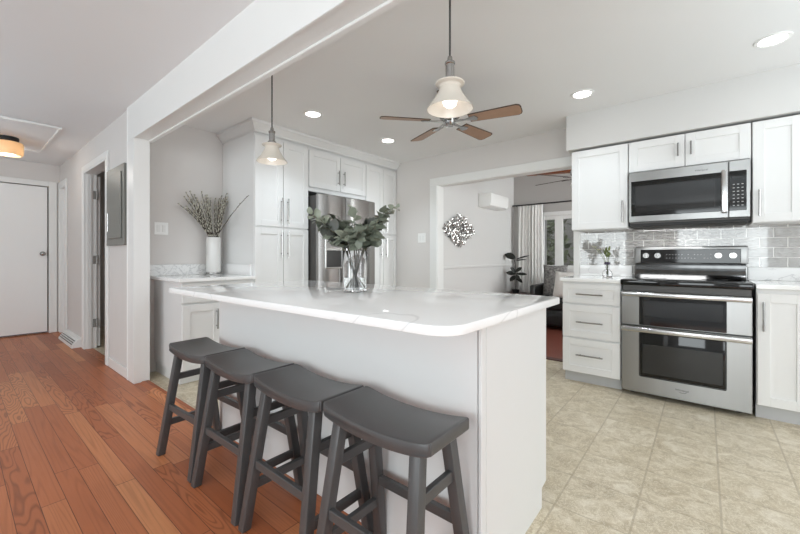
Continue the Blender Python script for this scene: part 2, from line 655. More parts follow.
# hall wall with two doorways, its end is the pillar beside the island
D3 = (-5.69, -4.705, 0.0, 2.10)
D2 = (-7.22, -6.80, 0.0, 2.10)
struct(wall_with_hole(WORLD, -7.3, -3.81, 1.015, 1.108, 0, HC, [D2, D3]), 'wall_hall', 'wall', 'grey hall wall with two doorways and an electrical panel', 'wall')
struct(wall_with_hole(SIDE, -4.3, 1.13, -7.42, -7.30, 0, HC, [(0.12, 0.90, 0.0, 2.11)]), 'wall_hall_end', 'wall', 'grey wall at the far end of the hall', 'wall')
struct(MB().box(-4.16, -4.06, 1.108, 4.04, 0, HC), 'wall_side', 'wall', 'grey wall behind the white vase of branches', 'wall')
OP = (-2.70, -0.975, 0.0, 2.04)
struct(wall_with_hole(WORLD, -4.16, 2.6, 4.04, 4.16, 0, 2.8, [OP]), 'wall_back', 'wall', 'grey back wall with the wide opening and the range', 'wall')
struct(MB().box(-1.01, 1.4, 3.70, 4.04, 2.10, HC), 'wall_soffit', 'soffit', 'boxed pale soffit above the cabinets over the range', 'soffit')
struct(MB().box(-7.42, -7.30, 1.13, 2.3, 0, HC).box(-7.42, -4.16, 2.25, 2.3, 0, HC), 'wall_closet', 'wall', 'grey walls inside the open doorway of the hall', 'wall')
struct(wall_with_hole(WORLD, -7.4, 4.6, -4.42, -4.30, 0, HC, [(-3.5, -1.7, 0.2, 2.3), (-0.6, 1.2, 0.2, 2.3), (2.3, 4.1, 0.2, 2.3)]), 'wall_reflection', 'wall', 'added grey wall with tall openings behind the viewer, for reflections', 'wall')  # unseen wall, added so steel and glass have something to reflect
# header beam
struct(MB().box(-3.97, 2.6, 1.0, 1.138, 2.128, HC), 'beam_header', 'trim', 'long white boxed beam over the bar stools', 'beam')
struct(MB().box(-3.80, 2.6, 1.112, 1.144, 2.112, 2.128, 0.003).box(-3.80, 2.6, 0.997, 1.012, 2.121, 2.128, 0.002), 'trim_1', 'trim', 'thin white trim strips under the long beam', 'trim')
struct(MB().box(-3.97, -3.80, 1.0, 1.015, 0, 2.128, 0.003).box(-3.81, -3.795, 1.0, 1.122, 0, 2.128, 0.003).box(-3.975, -3.957, 0.995, 1.015, 0, HC, 0.003),
       'trim_2', 'trim', 'white casing on the wall end beside the white base cabinet', 'trim')
# sunroom shell
struct(MB().box(-2.84, -2.72, 4.16, 6.6, 0, 2.8), 'wall_sunroom_side', 'soffit', 'pale wall with metal art and an air conditioner', 'wall')
WN = (-2.16, -0.4, 0.90, 1.80)
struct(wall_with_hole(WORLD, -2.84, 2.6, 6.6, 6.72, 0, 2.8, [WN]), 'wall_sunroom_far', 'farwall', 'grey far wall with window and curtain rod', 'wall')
struct(MB().box(-2.72, -2.70, 4.16, 6.6, 0.93, 0.965, 0.004), 'trim_3', 'soffit', 'pale chair rail along the wall below the metal art', 'trim')
struct(MB().box(2.5, 2.6, 4.16, 6.6, 0, 2.8), 'wall_sunroom_other', 'wall', 'grey wall closing the room beyond', 'wall')

# opening casing
c = MB()
c.box(-2.805, -2.695, 4.020, 4.04, 0, 2.035, 0.004)
c.box(-2.805, -0.93, 4.020, 4.04, 2.035, 2.125, 0.004)
c.box(-1.03, -0.975, 4.020, 4.04, 0, 2.035, 0.004)
c.box(-2.715, -2.684, 4.026, 4.17, 0, 2.04, 0.002)
c.box(-0.99, -0.965, 4.026, 4.17, 0, 2.04, 0.002)
c.box(-2.70, -0.975, 4.026, 4.17, 2.022, 2.05, 0.002)
struct(c, 'trim_4', 'trim', 'white casing around the wide opening to the next room', 'trim')
struct(MB().box(-2.70, -0.98, 4.05, 4.13, 0, 0.012, 0.003), 'trim_5', 'stain', 'dark floor strip across the wide opening', 'trim')
struct(MB().prism([(-3.78, 1.035, 0), (-3.78, 1.115, 0), (-3.78, 1.105, 0.014), (-3.78, 1.06, 0.014)], (1.41, 0, 0), 0.002), 'trim_6', 'floor', 'wood threshold strip between plank floor and tile', 'trim')
# baseboards
struct(MB().box(-4.60, -3.97, 1.0, 1.015, 0, 0.095, 0.004), 'baseboard_hall', 'trim', 'white baseboard below the electrical panel', 'baseboard')
struct(MB().box(-2.985 - 0.42, -2.805, 4.025, 4.04, 0, 0.09, 0.003), 'baseboard_back', 'trim', 'white baseboard beside the wide opening', 'baseboard')

# doorways of the hall wall: casings and jambs
for i, (a, b) in enumerate(((D2[0], D2[1]), (D3[0], D3[1]))):
    k = MB()
    k.box(max(a - 0.075, -7.297), a + 0.005, 0.995, 1.015, 0, 2.17, 0.005)
    k.box(b - 0.005, b + 0.075, 0.995, 1.015, 0, 2.17, 0.005)
    k.box(a, b, 0.995, 1.015, 2.095, 2.17, 0.005)
    k.box(a, a + 0.018, 1.0, 1.12, 0, 2.10)
    k.box(b - 0.018, b, 1.0, 1.12, 0, 2.10)
    k.box(a, b, 1.0, 1.12, 2.082, 2.10)
    k.box(a + 0.018, a + 0.03, 1.03, 1.07, 0, 2.08)
    struct(k, 'trim_%d' % (7 + i), 'trim', ('white casing of the shut doorway at the hall corner', 'white casing of the open doorway beside the electrical panel')[i], 'trim')
k = MB()
k.box(0.045, 0.13, -7.30, -7.28, 0, 2.18, 0.005, fr=SIDE)
k.box(0.895, 0.985, -7.30, -7.28, 0, 2.18, 0.005, fr=SIDE)
k.box(0.13, 0.895, -7.30, -7.28, 2.105, 2.18, 0.005, fr=SIDE)
struct(k, 'trim_9', 'trim', 'white casing of the door at the end of the hall', 'trim')

struct(MB().box(0.11, 0.91, -7.42, -7.405, 0.0, 2.12, fr=SIDE), 'wall_hall_shade', 'matteblack', 'black sheet for the shade behind the door at the end of the hall', 'wall')  # black sheet standing in for the shade in the door gap
d1 = struct(MB().box(0.13, 0.885, -7.36, -7.315, 0.022, 2.098, 0.003, fr=SIDE), 'door_1', 'door', 'flat white door at the end of the hall', 'door')
kn = MB().tube([(-7.315, 0.835, 1.14), (-7.305, 0.835, 1.14)], 0.032, 16).tube([(-7.31, 0.835, 1.14), (-7.27, 0.835, 1.14)], 0.011, 10)
kn.ball((-7.255, 0.835, 1.14), 0.02, 0.028, 0.028, u=14, v=8)
kn.build('door_knob', 'nickel', d1)
d2 = struct(MB().box(-7.195, -6.825, 1.04, 1.075, 0.01, 2.08, 0.003), 'door_2', 'door', 'white door set back at the hall corner', 'door')
MB().box(-6.87, -6.845, 1.02, 1.04, 1.0, 1.06, 0.004).build('latch', 'nickel', d2)
d3 = struct(MB().box(-6.45, -5.70, 1.125, 1.16, 0.012, 2.07, 0.003), 'door_3', 'door', 'white door swung open inside the hall doorway', 'door')
for z in (0.30, 1.06, 1.84):
    MB().box(-5.73, -5.668, 1.1185, 1.126, z - 0.05, z + 0.05, 0.001).box(-5.673, -5.668, 1.085, 1.122, z - 0.05, z + 0.05, 0.001).tube([(-5.664, 1.122, z - 0.055), (-5.664, 1.122, z + 0.055)], 0.009, 8).build('hinge', 'hinge', d3)

# ceiling hatch
h = thing('attic_hatch', 'flat ceiling hatch with thin white frame above the hall', 'hatch', (-5.7, 0.2, HC - 0.03))
MB().box(-6.435, -5.125, -0.325, 0.705, HC - 0.008, HC, 0.001).build('hatch_panel', 'ceiling', h)
f = MB().box(-6.46, -5.10, 0.705, 0.73, HC - 0.02, HC, 0.004).box(-6.46, -5.10, -0.35, -0.325, HC - 0.02, HC, 0.004)
f.box(-5.125, -5.10, -0.325, 0.705, HC - 0.02, HC, 0.004).box(-6.46, -6.435, -0.325, 0.705, HC - 0.02, HC, 0.004)
f.build('hatch_frame', 'trim', h)

# ------------------------------------------------------------ cabinets


def bar_handle(parent, fr, u, n, z, length, vertical=True, r=0.006):
    mb = MB()
    off = 0.028
    if vertical:
        mb.tube([fr.p(u, n + off, z - length / 2), fr.p(u, n + off, z + length / 2)], r, 10)
        for dz in (-length * 0.36, length * 0.36):
            mb.tube([fr.p(u, n - 0.001, z + dz), fr.p(u, n + off, z + dz)], r * 0.8, 8)
    else:
        mb.tube([fr.p(u - length / 2, n + off, z), fr.p(u + length / 2, n + off, z)], r, 10)
        for du in (-length * 0.36, length * 0.36):
            mb.tube([fr.p(u + du, n - 0.001, z), fr.p(u + du, n + off, z)], r * 0.8, 8)
    return mb.build('handle', 'nickel', parent)


def shaker(parent, fr, u0, u1, z0, z1, n, name='door', rail=0.062, th=0.02, mat='cab'):
    """framed front whose back lies at n and face at n+th"""
    g = 0.0035
    u0, u1, z0, z1 = u0 + g, u1 - g, z0 + g, z1 - g
    mb = MB()
    mb.box(u0, u0 + rail, n, n + th, z0, z1, 0.0015, fr=fr)
    mb.box(u1 - rail, u1, n, n + th, z0, z1, 0.0015, fr=fr)
    mb.box(u0 + rail, u1 - rail, n, n + th, z0, z0 + rail, 0.0015, fr=fr)
    mb.box(u0 + rail, u1 - rail, n, n + th, z1 - rail, z1, 0.0015, fr=fr)
    mb.box(u0 + rail - 0.004, u1 - rail + 0.004, n + 0.002, n + th - 0.009, z0 + rail - 0.004, z1 - rail + 0.004, fr=fr)
    return mb.build(name, mat, parent)


# --- tall cabinet run on the refrigerator wall (faces +x)
XF = -3.385           # door faces
XB = XF - 0.022      # carcase front
t = thing('pantry_cabinet', 'tall white pantry cabinet with double doors beside the vase of branches', 'cabinet', (-3.74, 2.22, 0))
MB().box(1.885, 2.521, -4.058, XB, 0.10, 2.40, 0.002, fr=SIDE).box(1.885, 2.521, -4.058, XB - 0.07, 0.0, 0.10, fr=SIDE).build('body', 'cab', t)
for (a, b, hu) in ((1.885, 2.203, 2.174), (2.203, 2.519, 2.249)):
    d = shaker(t, SIDE, a, b, 1.402, 2.295, XB)
    bar_handle(d, SIDE, hu, XF, 1.572, 0.265)
    d = shaker(t, SIDE, a, b, 0.11, 1.393, XB)
    bar_handle(d, SIDE, hu, XF, 1.225, 0.26)
t = thing('pantry_cabinet', 'tall narrow white pantry cabinet in the corner beside the grey back wall', 'cabinet', (-3.74, 3.74, 0))
MB().box(3.424, 4.036, -4.058, XB, 0.10, 2.40, 0.002, fr=SIDE).box(3.424, 4.036, -4.058, XB - 0.07, 0.0, 0.10, fr=SIDE).build('body', 'cab', t)
for (a, b, hu) in ((3.424, 3.756, 3.704), (3.756, 4.034, 3.806)):
    d = shaker(t, SIDE, a, b, 1.402, 2.295, XB)
    bar_handle(d, SIDE, hu, XF, 1.572, 0.265)
    d = shaker(t, SIDE, a, b, 0.11, 1.393, XB)
    bar_handle(d, SIDE, hu, XF, 1.222, 0.26)
t = thing('wall_cabinet', 'white double door cabinet above the refrigerator', 'cabinet', (-3.74, 3.0, 1.83))
MB().box(2.523, 3.422, -4.058, XB, 1.83, 2.40, 0.002, fr=SIDE).build('body', 'cab', t)
for (a, b, hu) in ((2.527, 2.986, 2.943), (2.986, 3.418, 3.03)):
    d = shaker(t, SIDE, a, b, 1.875, 2.295, XB)
    bar_handle(d, SIDE, hu, XF, 2.035, 0.17)
# crown moulding along the run
prof = [(0.0, 2.325), (0.008, 2.325), (0.010, 2.345), (0.020, 2.352), (0.050, 2.392), (0.066, 2.400), (0.068, HC - 0.001), (0.0, HC - 0.001)]
mb = MB()
rows = []
for (o_, z) in prof:
    rows.append([mb.b.verts.new(p) for p in ((-4.058, 1.884 - o_, z), (XF + o_, 1.884 - o_, z), (XF + o_, 4.036, z))])
for A, B in zip(rows, rows[1:] + rows[:1]):
    for k in range(2):
        mb.b.faces.new((A[k], A[k + 1], B[k + 1], B[k]))
mb.b.faces.new([r[0] for r in rows])
mb.b.faces.new([r[2] for r in rows][::-1])
tag(mb.build('crown_moulding', 'cab', angle=20), 'white crown moulding along the top of the tall cabinets', 'moulding', kind='structure')

# --- refrigerator
t = thing('refrigerator', 'stainless steel side by side refrigerator with dispenser between white cabinets', 'refrigerator', (-3.6, 3.0, 0))
MB().box(2.530, 3.415, -4.03, -3.27, 0.0, 1.775, 0.006, fr=SIDE).build('body', 'darksteel', t)
for nm, a, b in (('freezer_door', 2.530, 2.921), ('fresh_food_door', 2.927, 3.415)):
    pts = []
    n = 10
    for i in range(n + 1):
        u = a + (b - a) * i / n
        q = (u - (a + b) / 2) / ((b - a) / 2)
        pts.append((-3.205 - 0.022 * abs(q) ** 3, u))
    P = [(-3.265, a, 0.09)] + [(x, u, 0.09) for x, u in pts] + [(-3.265, b, 0.09)]
    dr = MB().prism(P, (0, 0, 1.695), 0.004).build(nm, 'steelv', t)
    hu = b - 0.045 if nm == 'freezer_door' else a + 0.045
    hb = MB().tube([(-3.215, hu, 1.50), (-3.165, hu, 1.485), (-3.16, hu, 1.45), (-3.16, hu, 0.70), (-3.165, hu, 0.665), (-3.215, hu, 0.65)], 0.010, 10)
    hb.build('handle', 'bright', dr)
    if nm == 'freezer_door':
        dp = MB().box(2.600, 2.850, -3.217, -3.198, 0.965, 1.345, 0.006, fr=SIDE).build('dispenser', 'nickel', dr)
        MB().box(2.615, 2.835, -3.205, -3.1955, 0.98, 1.17, 0.004, fr=SIDE).build('dispenser_recess', 'black', dp)
        MB().box(2.620, 2.830, -3.199, -3.1955, 1.195, 1.325, 0.002, fr=SIDE).build('control_panel', 'steel', dp)
MB().box(2.55, 3.40, -3.29, -3.25, 0.01, 0.085, 0.003, fr=SIDE).build('base_grille', 'matteblack', t)

# --- base cabinet beside the wall end
t = thing('base_cabinet', 'white base cabinet under the white vase of branches', 'cabinet', (-3.74, 1.57, 0))
MB().box(1.235, 1.883, -4.055, XB, 0.10, 0.882, 0.002, fr=SIDE).box(1.25, 1.883, -4.055, XB - 0.07, 0.0, 0.10, fr=SIDE).build('body', 'island', t)
d = shaker(t, SIDE, 1.235, 1.883, 0.70, 0.866, XB, 'drawer', rail=0.045)
bar_handle(d, SIDE, 1.57, XF, 0.785, 0.16, False)
d = shaker(t, SIDE, 1.235, 1.556, 0.11, 0.688, XB)
bar_handle(d, SIDE, 1.517, XF, 0.545, 0.18)
d = shaker(t, SIDE, 1.558, 1.883, 0.11, 0.688, XB)
bar_handle(d, SIDE, 1.60, XF, 0.545, 0.18)
tag(MB().box(1.205, 1.884, -4.058, -3.362, 0.8835, 0.914, 0.004, fr=SIDE).build('countertop', 'quartz'), 'small white countertop under the vase of branches', 'countertop')
bs = MB().box(1.112, 1.884, -4.058, -4.038, 0.9145, 1.022, 0.002, fr=SIDE)
tag(bs.build('backsplash_strip', 'marble'), 'veined marble upstand behind the white vase of branches', 'backsplash', 'low upstands on the countertops')
tag(MB().box(-4.036, -3.43, 1.864, 1.8835, 0.9145, 1.022, 0.002).build('backsplash_strip', 'quartz'), 'pale upstand strip against the side of the tall pantry cabinet', 'backsplash', 'low upstands on the countertops')

# --- range wall cabinets (face -y): BACK frame has u = x, n = -y
YU = -3.72
t = thing('wall_cabinet', 'white single door wall cabinet beside the opening, left of the microwave', 'cabinet', (-0.74, 3.88, 1.345))
MB().box(-0.972, -0.512, -4.037, YU - 0.022, 1.345, 2.085, 0.002, fr=BACK).build('body', 'cab', t)
d = shaker(t, BACK, -0.972, -0.512, 1.347, 2.083, YU - 0.022)
bar_handle(d, BACK, -0.551, YU, 1.49, 0.19)
t = thing('wall_cabinet', 'low white double door cabinet above the microwave', 'cabinet', (-0.12, 3.88, 1.815))
MB().box(-0.509, 0.263, -4.037, YU - 0.022, 1.815, 2.085, 0.002, fr=BACK).build('body', 'cab', t)
d = shaker(t, BACK, -0.509, -0.122, 1.818, 2.083, YU - 0.022)
bar_handle(d, BACK, -0.166, YU, 1.956, 0.105)
d = shaker(t, BACK, -0.122, 0.263, 1.818, 2.083, YU - 0.022)
bar_handle(d, BACK, -0.084, YU, 1.956, 0.105)
t = thing('wall_cabinet', 'white wall cabinet at the photo edge, right of the microwave', 'cabinet', (0.53, 3.88, 1.345))
MB().box(0.267, 0.80, -4.037, YU - 0.022, 1.345, 2.085, 0.002, fr=BACK).build('body', 'cab', t)
d = shaker(t, BACK, 0.267, 0.533, 1.347, 2.083, YU - 0.022)
bar_handle(d, BACK, 0.304, YU, 1.488, 0.19)
d = shaker(t, BACK, 0.534, 0.80, 1.347, 2.083, YU - 0.022)
bar_handle(d, BACK, 0.763, YU, 1.488, 0.19)

YB = -3.45
t = thing('drawer_cabinet', 'white base cabinet with three drawers beside the range', 'cabinet', (-0.75, 3.75, 0))
MB().box(-0.977, -0.527, -4.035, YB - 0.022, 0.10, 0.882, 0.002, fr=BACK).build('body', 'cab', t)
MB().box(-0.97, -0.53, -4.03, -3.52, 0.0, 0.10, fr=BACK).build('toe_kick', 'kick', t)
for (z0, z1, hz) in ((0.694, 0.868, 0.776), (0.400, 0.686, 0.537), (0.095, 0.392, 0.254)):
    d = shaker(t, BACK, -0.977, -0.527, z0, z1, YB - 0.022, 'drawer', rail=0.058 if z1 - z0 > 0.2 else 0.045)
    bar_handle(d, BACK, -0.755, YB, hz, 0.205, False)
t = thing('base_cabinet', 'white base cabinet with tall door at the photo edge, right of the range', 'cabinet', (0.52, 3.75, 0))
MB().box(0.268, 0.775, -4.035, YB - 0.022, 0.10, 0.882, 0.002, fr=BACK).build('body', 'cab', t)
MB().box(0.27, 0.77, -4.03, -3.52, 0.0, 0.10, fr=BACK).build('toe_kick', 'kick', t)
d = shaker(t, BACK, 0.27, 0.522, 0.10, 0.858, YB - 0.022)
bar_handle(d, BACK, 0.302, YB, 0.70, 0.195)
d = shaker(t, BACK, 0.523, 0.775, 0.10, 0.858, YB - 0.022)
bar_handle(d, BACK, 0.742, YB, 0.70, 0.195)
tag(MB().box(-0.995, -0.524, 3.425, 4.037, 0.8835, 0.914, 0.004).build('countertop', 'quartz'), 'white countertop over the three drawers beside the range', 'countertop')
tag(MB().box(0.264, 0.79, 3.425, 4.037, 0.8835, 0.914, 0.004).build('countertop', 'quartz'), 'white countertop at the photo edge, right of the range', 'countertop')
tag(MB().box(-0.97, -0.522, 4.018, 4.037, 0.9145, 1.016, 0.002).build('backsplash_strip', 'quartz'), 'white upstand strip behind the small glass bud vase', 'backsplash', 'low upstands on the countertops')
tag(MB().box(0.264, 0.79, 4.018, 4.037, 0.9145, 1.016, 0.002).build('backsplash_strip', 'marble'), 'veined upstand strip right of the range', 'backsplash', 'low upstands on the countertops')
tag(MB().box(-0.97, 0.80, 4.028, 4.0395, 1.0165, 1.46).box(-0.52, 0.262, 4.028, 4.0395, 0.90, 1.0165).build('tile_backsplash', 'subway'), 'rippled glossy grey subway tile behind the range', 'backsplash', kind='structure')

# ------------------------------------------------------------ range


def text_mesh(body, size, fr, u, n, z, mat, parent, name, align='CENTER'):
    cu = bpy.data.curves.new(name, 'FONT')
    cu.body = body
    cu.size = size
    cu.extrude = 0.0006
    cu.align_x = align
    o = bpy.data.objects.new(name, cu)
    COL.objects.link(o)
    bpy.context.view_layer.update()
    dg = bpy.context.evaluated_depsgraph_get()
    me = bpy.data.meshes.new_from_object(o.evaluated_get(dg))
    bpy.data.objects.remove(o)
    r = parent
    while r.parent:
        r = r.parent
    for v in me.vertices:
        v.co = fr.p(u + v.co.x, n + v.co.z, z + v.co.y) - r.location
    me.materials.clear()
    me.materials.append(M[mat])
    mo = bpy.data.objects.new(name, me)
    COL.objects.link(mo)
    mo.parent = parent
    return mo


RL, RR, YR = -0.517, 0.248, -3.43
t = thing('range', 'stainless steel double oven range with black glass cooktop', 'range', (-0.136, 3.72, 0))
MB().box(RL, RR, -4.02, YR - 0.045, 0.06, 0.885, 0.003, fr=BACK).build('body', 'darksteel', t)
for x in (RL + 0.06, RR - 0.06):
    for y in (3.55, 3.95):
        MB().tube([(x, y, 0), (x, y, 0.062)], 0.018, 10).build('foot', 'matteblack', t)
ct = MB().box(RL - 0.006, RR + 0.006, -3.99, YR + 0.02, 0.875, 0.918, 0.010, fr=BACK, seg=3).build('cooktop', 'black', t)
for (x, y, r) in ((-0.33, 3.62, 0.10), (0.06, 3.62, 0.115), (-0.33, 3.85, 0.08), (0.06, 3.85, 0.08)):
    MB().lathe([(r - 0.003, 0.9182), (r - 0.003, 0.9186), (r, 0.9186), (r, 0.9182)], x, y, 0, 40).build('burner_ring', 'oven_glass', ct)
# back guard
bgd = MB().box(RL + 0.022, RR + 0.016, -4.018, -3.955, 1.035, 1.185, 0.012, fr=BACK, seg=3).build('back_guard', 'steel', t)
MB().box(-0.447, 0.220, -3.956, -3.9515, 1.045, 1.160, 0.003, fr=BACK).build('control_panel', 'black', bgd)
for x in (-0.405, -0.320, 0.084, 0.173):
    kb = MB().tube([BACK.p(x, -3.952, 1.108), BACK.p(x, -3.935, 1.108)], [0.026, 0.023], 20).box(x - 0.005, x + 0.005, -3.936, -3.926, 1.084, 1.132, 0.002, fr=BACK)
    kb.build('knob', 'nickel', bgd)
mb = MB()
for i in range(15):
    for j in range(2):
        if random.random() < 0.8:
            x = -0.26 + i * 0.021
            mb.box(x, x + 0.009, -3.952, -3.9512, 1.085 + j * 0.03, 1.088 + j * 0.03, fr=BACK)
mb.build('panel_printing', 'mark', bgd)
P = [BACK.p(RL + 0.03, -4.018, 0.915), BACK.p(RL + 0.03, -3.90, 0.915), BACK.p(RL + 0.03, -3.925, 0.945), BACK.p(RL + 0.03, -3.945, 0.985), BACK.p(RL + 0.03, -3.94, 1.036), BACK.p(RL + 0.03, -4.018, 1.036)]
MB().prism(P, (RR - RL - 0.03, 0, 0), 0.002).build('guard_riser', 'darkgloss', t)
# upper oven door
u = MB().box(RL, RR, YR - 0.045, YR, 0.560, 0.826, 0.004, fr=BACK).build('oven_door', 'steel', t)
MB().box(-0.398, 0.118, YR - 0.004, YR + 0.003, 0.566, 0.800, 0.002, fr=BACK).build('door_glass', 'black', u)
MB().box(-0.375, 0.098, YR, YR + 0.0042, 0.635, 0.760, 0.001, fr=BACK).build('window', 'oven_glass', u)
hb = MB()
hb.box(RL + 0.002, RR - 0.002, YR + 0.030, YR + 0.052, 0.790, 0.825, 0.008, fr=BACK, seg=3)
for x in (RL + 0.012, RR - 0.032):
    hb.box(x, x + 0.02, YR - 0.001, YR + 0.032, 0.795, 0.820, 0.003, fr=BACK)
hb.build('handle', 'bright', u)
# lower oven door
lo = MB().box(RL, RR, YR - 0.045, YR, 0.035, 0.553, 0.005, fr=BACK).build('oven_door', 'steel', t)
MB().box(-0.398, 0.118, YR - 0.004, YR + 0.003, 0.165, 0.515, 0.012, fr=BACK, seg=3).build('door_glass', 'black', lo)
MB().box(-0.378, 0.098, YR, YR + 0.0042, 0.195, 0.420, 0.001, fr=BACK).build('window', 'oven_glass', lo)
hb = MB()
hb.box(RL + 0.002, RR - 0.002, YR + 0.030, YR + 0.052, 0.515, 0.552, 0.008, fr=BACK, seg=3)
for x in (RL + 0.012, RR - 0.032):
    hb.box(x, x + 0.02, YR - 0.001, YR + 0.032, 0.520, 0.546, 0.003, fr=BACK)
hb.build('handle', 'bright', lo)
text_mesh('Whirlpool', 0.019, BACK, -0.130, YR + 0.0008, 0.104, 'darkmark', lo, 'logo_lettering')
arc = [BACK.p(-0.127 + 0.024 * math.cos(a), YR + 0.001, 0.103 + 0.012 * math.sin(a)) for a in [PI * (1.15 + 0.9 * i / 10) for i in range(11)]]
MB().tube(arc, 0.0012, 6).build('logo_swirl', 'darkmark', lo)

# ------------------------------------------------------------ microwave
ML, MR, YM = -0.503, 0.257, -3.69
t = thing('microwave', 'stainless steel microwave mounted above the range', 'microwave', (-0.123, 3.85, 1.36))
MB().box(ML, MR, -4.026, YM - 0.04, 1.375, 1.813, 0.003, fr=BACK).build('body', 'darksteel', t)
MB().box(ML + 0.004, MR - 0.004, -4.02, YM - 0.02, 1.352, 1.376, 0.004, fr=BACK).build('underside_vent', 'matteblack', t)
lamp_d = bpy.data.lights.new('cooktop_lamp', 'AREA')
lamp_d.shape = 'RECTANGLE'
lamp_d.size, lamp_d.size_y = 0.5, 0.10
lamp_d.energy = 1.4
lamp = bpy.data.objects.new('cooktop_lamp', lamp_d)
COL.objects.link(lamp)
lamp.parent = t
lamp.location = (-0.12, -0.06, -0.012)
d = MB().box(ML, 0.136, YM - 0.04, YM, 1.390, 1.812, 0.004, fr=BACK).build('door', 'steel', t)
MB().box(-0.485, 0.112, YM - 0.004, YM + 0.002, 1.440, 1.735, 0.002, fr=BACK).build('door_glass', 'black', d)
MB().box(-0.455, 0.060, YM, YM + 0.003, 1.475, 1.695, 0.001, fr=BACK).build('window', 'oven_glass', d)
hb = MB().box(0.094, 0.132, YM + 0.022, YM + 0.040, 1.425, 1.745, 0.008, fr=BACK, seg=3)
for z in (1.44, 1.71):
    hb.box(0.103, 0.123, YM - 0.001, YM + 0.024, z, z + 0.02, 0.002, fr=BACK)
hb.build('handle', 'bright', d)
text_mesh('Whirlpool', 0.019, BACK, -0.02, YM + 0.0008, 1.762, 'darkmark', d, 'logo_lettering')
p = MB().box(0.138, MR, YM - 0.04, YM, 1.390, 1.812, 0.004, fr=BACK).build('control_side', 'steel', t)
cp = MB().box(0.139, 0.236, YM - 0.004, YM + 0.002, 1.440, 1.735, 0.002, fr=BACK).build('control_panel', 'black', p)
MB().box(0.158, 0.222, YM, YM + 0.003, 1.672, 1.695, 0.001, fr=BACK).build('display', 'oven_glass', cp)
mb = MB()
for i in range(3):
    for j in range(7):
        x, z = 0.160 + i * 0.024, 1.475 + j * 0.026
        mb.box(x, x + 0.011, YM + 0.0015, YM + 0.0028, z, z + 0.006, fr=BACK)
mb.build('keypad', 'mark', cp)

# ------------------------------------------------------------ island


def rounded(pts, radii, seg=8):
    out = []
    n = len(pts)
    for i in range(n):
        p, a, b = Vector(pts[i]), Vector(pts[i - 1]), Vector(pts[(i + 1) % n])
        r = radii[i]
        da, db = (a - p).normalized(), (b - p).normalized()
        c0 = p + da * r + db * r
        for k in range(seg + 1):
            th = k / seg * PI / 2
            out.append(c0 - db * r * math.cos(th) - da * r * math.sin(th))
    return out


pl = rounded([(-2.46, 0.82), (-0.508, 0.82), (-0.508, 1.785), (-2.46, 1.785)], [0.02, 0.085, 0.035, 0.02])
tag(MB().prism([(p.x, p.y, 0.8845) for p in pl], (0, 0, 0.030), 0.004, 2).build('island_countertop', 'quartz'), 'large white quartz island countertop with rounded corner above the stools', 'countertop')
t = thing('kitchen_island', 'pale grey painted island base behind the four stools', 'island', (-1.46, 1.38, 0))
MB().box(-2.352, -0.57, 1.097, 1.66, 0.095, 0.884).box(-2.34, -0.57, 1.097, 1.56, 0.0, 0.095).build('body', 'island', t)
MB().box(-2.37, -0.566, 1.079, 1.097, 0.0, 0.884, 0.001).build('front_panel', 'island', t)
MB().box(-0.562, -0.550, 1.077, 1.110, 0.0, 0.884, 0.002).build('corner_post', 'island', t)
P = [(-0.550, 1.112, 0), (-0.550, 1.645, 0), (-0.550, 1.645, 0.085), (-0.550, 1.70, 0.095), (-0.550, 1.70, 0.884), (-0.550, 1.112, 0.884)]
MB().prism(P, (-0.018, 0, 0), 0.001).build('end_panel', 'island', t)
MB().box(-2.37, -2.352, 1.097, 1.70, 0.0, 0.884, 0.001).build('end_panel', 'island', t)
YI = Fr((0, 0, 0), (-1, 0, 0), (0, 1, 0))
for i in range(4):
    a = 0.56 + i * 0.447
    d = shaker(t, YI, a, a + 0.444, 0.11, 0.875, 1.70)
    bar_handle(d, YI, a + (0.40 if i % 2 == 0 else 0.044), 1.72, 0.72, 0.16)
MB().box(-2.352, -0.568, 1.66, 1.70, 0.10, 0.884).build('face_frame', 'island', t)

# ------------------------------------------------------------ bar stools
t = thing('bar_stool', 'charcoal saddle seat stool at the hall end, first of the row', 'stool', (0, 0, 0), 'bar stools along the island')
L2, W2 = 0.229, 0.113
top, bot = [], []
for i in range(21):
    q = -1 + 2 * i / 20
    x = q * L2
    z = 0.584 + 0.024 * abs(q) ** 2.2
    top.append((x, -W2, z))
    bot.append((x, -W2, z - 0.040 - 0.003 * (1 - q * q)))
mb = MB().prism(top + bot[::-1], (0, 2 * W2, 0), 0.0)
es = [e for e in mb.b.edges if e.calc_face_angle(0) > 0.9]
bmesh.ops.bevel(mb.b, geom=es, offset=0.007, segments=2, affect='EDGES', profile=0.5)
# soften the four upright corners of the seat outline
for v in mb.b.verts:
    ax, ay = abs(v.co.x), abs(v.co.y)
    R = 0.03
    dx, dy = ax - (L2 - R), ay - (W2 - R)
    if dx > 0 and dy > 0:
        l = max(dx, dy)
        h = math.hypot(dx, dy)
        s_ = l / h
        v.co.x = math.copysign(L2 - R + dx * s_, v.co.x)
        v.co.y = math.copysign(W2 - R + dy * s_, v.co.y)
mb.build('seat', 'stool', t, angle=40)
TX, TY, BX, BY = 0.160, 0.074, 0.196, 0.158


def legp(sx, sy, z):
    k = 1 - z / 0.57
    return Vector((sx * (TX + (BX - TX) * k), sy * (TY + (BY - TY) * k), z))


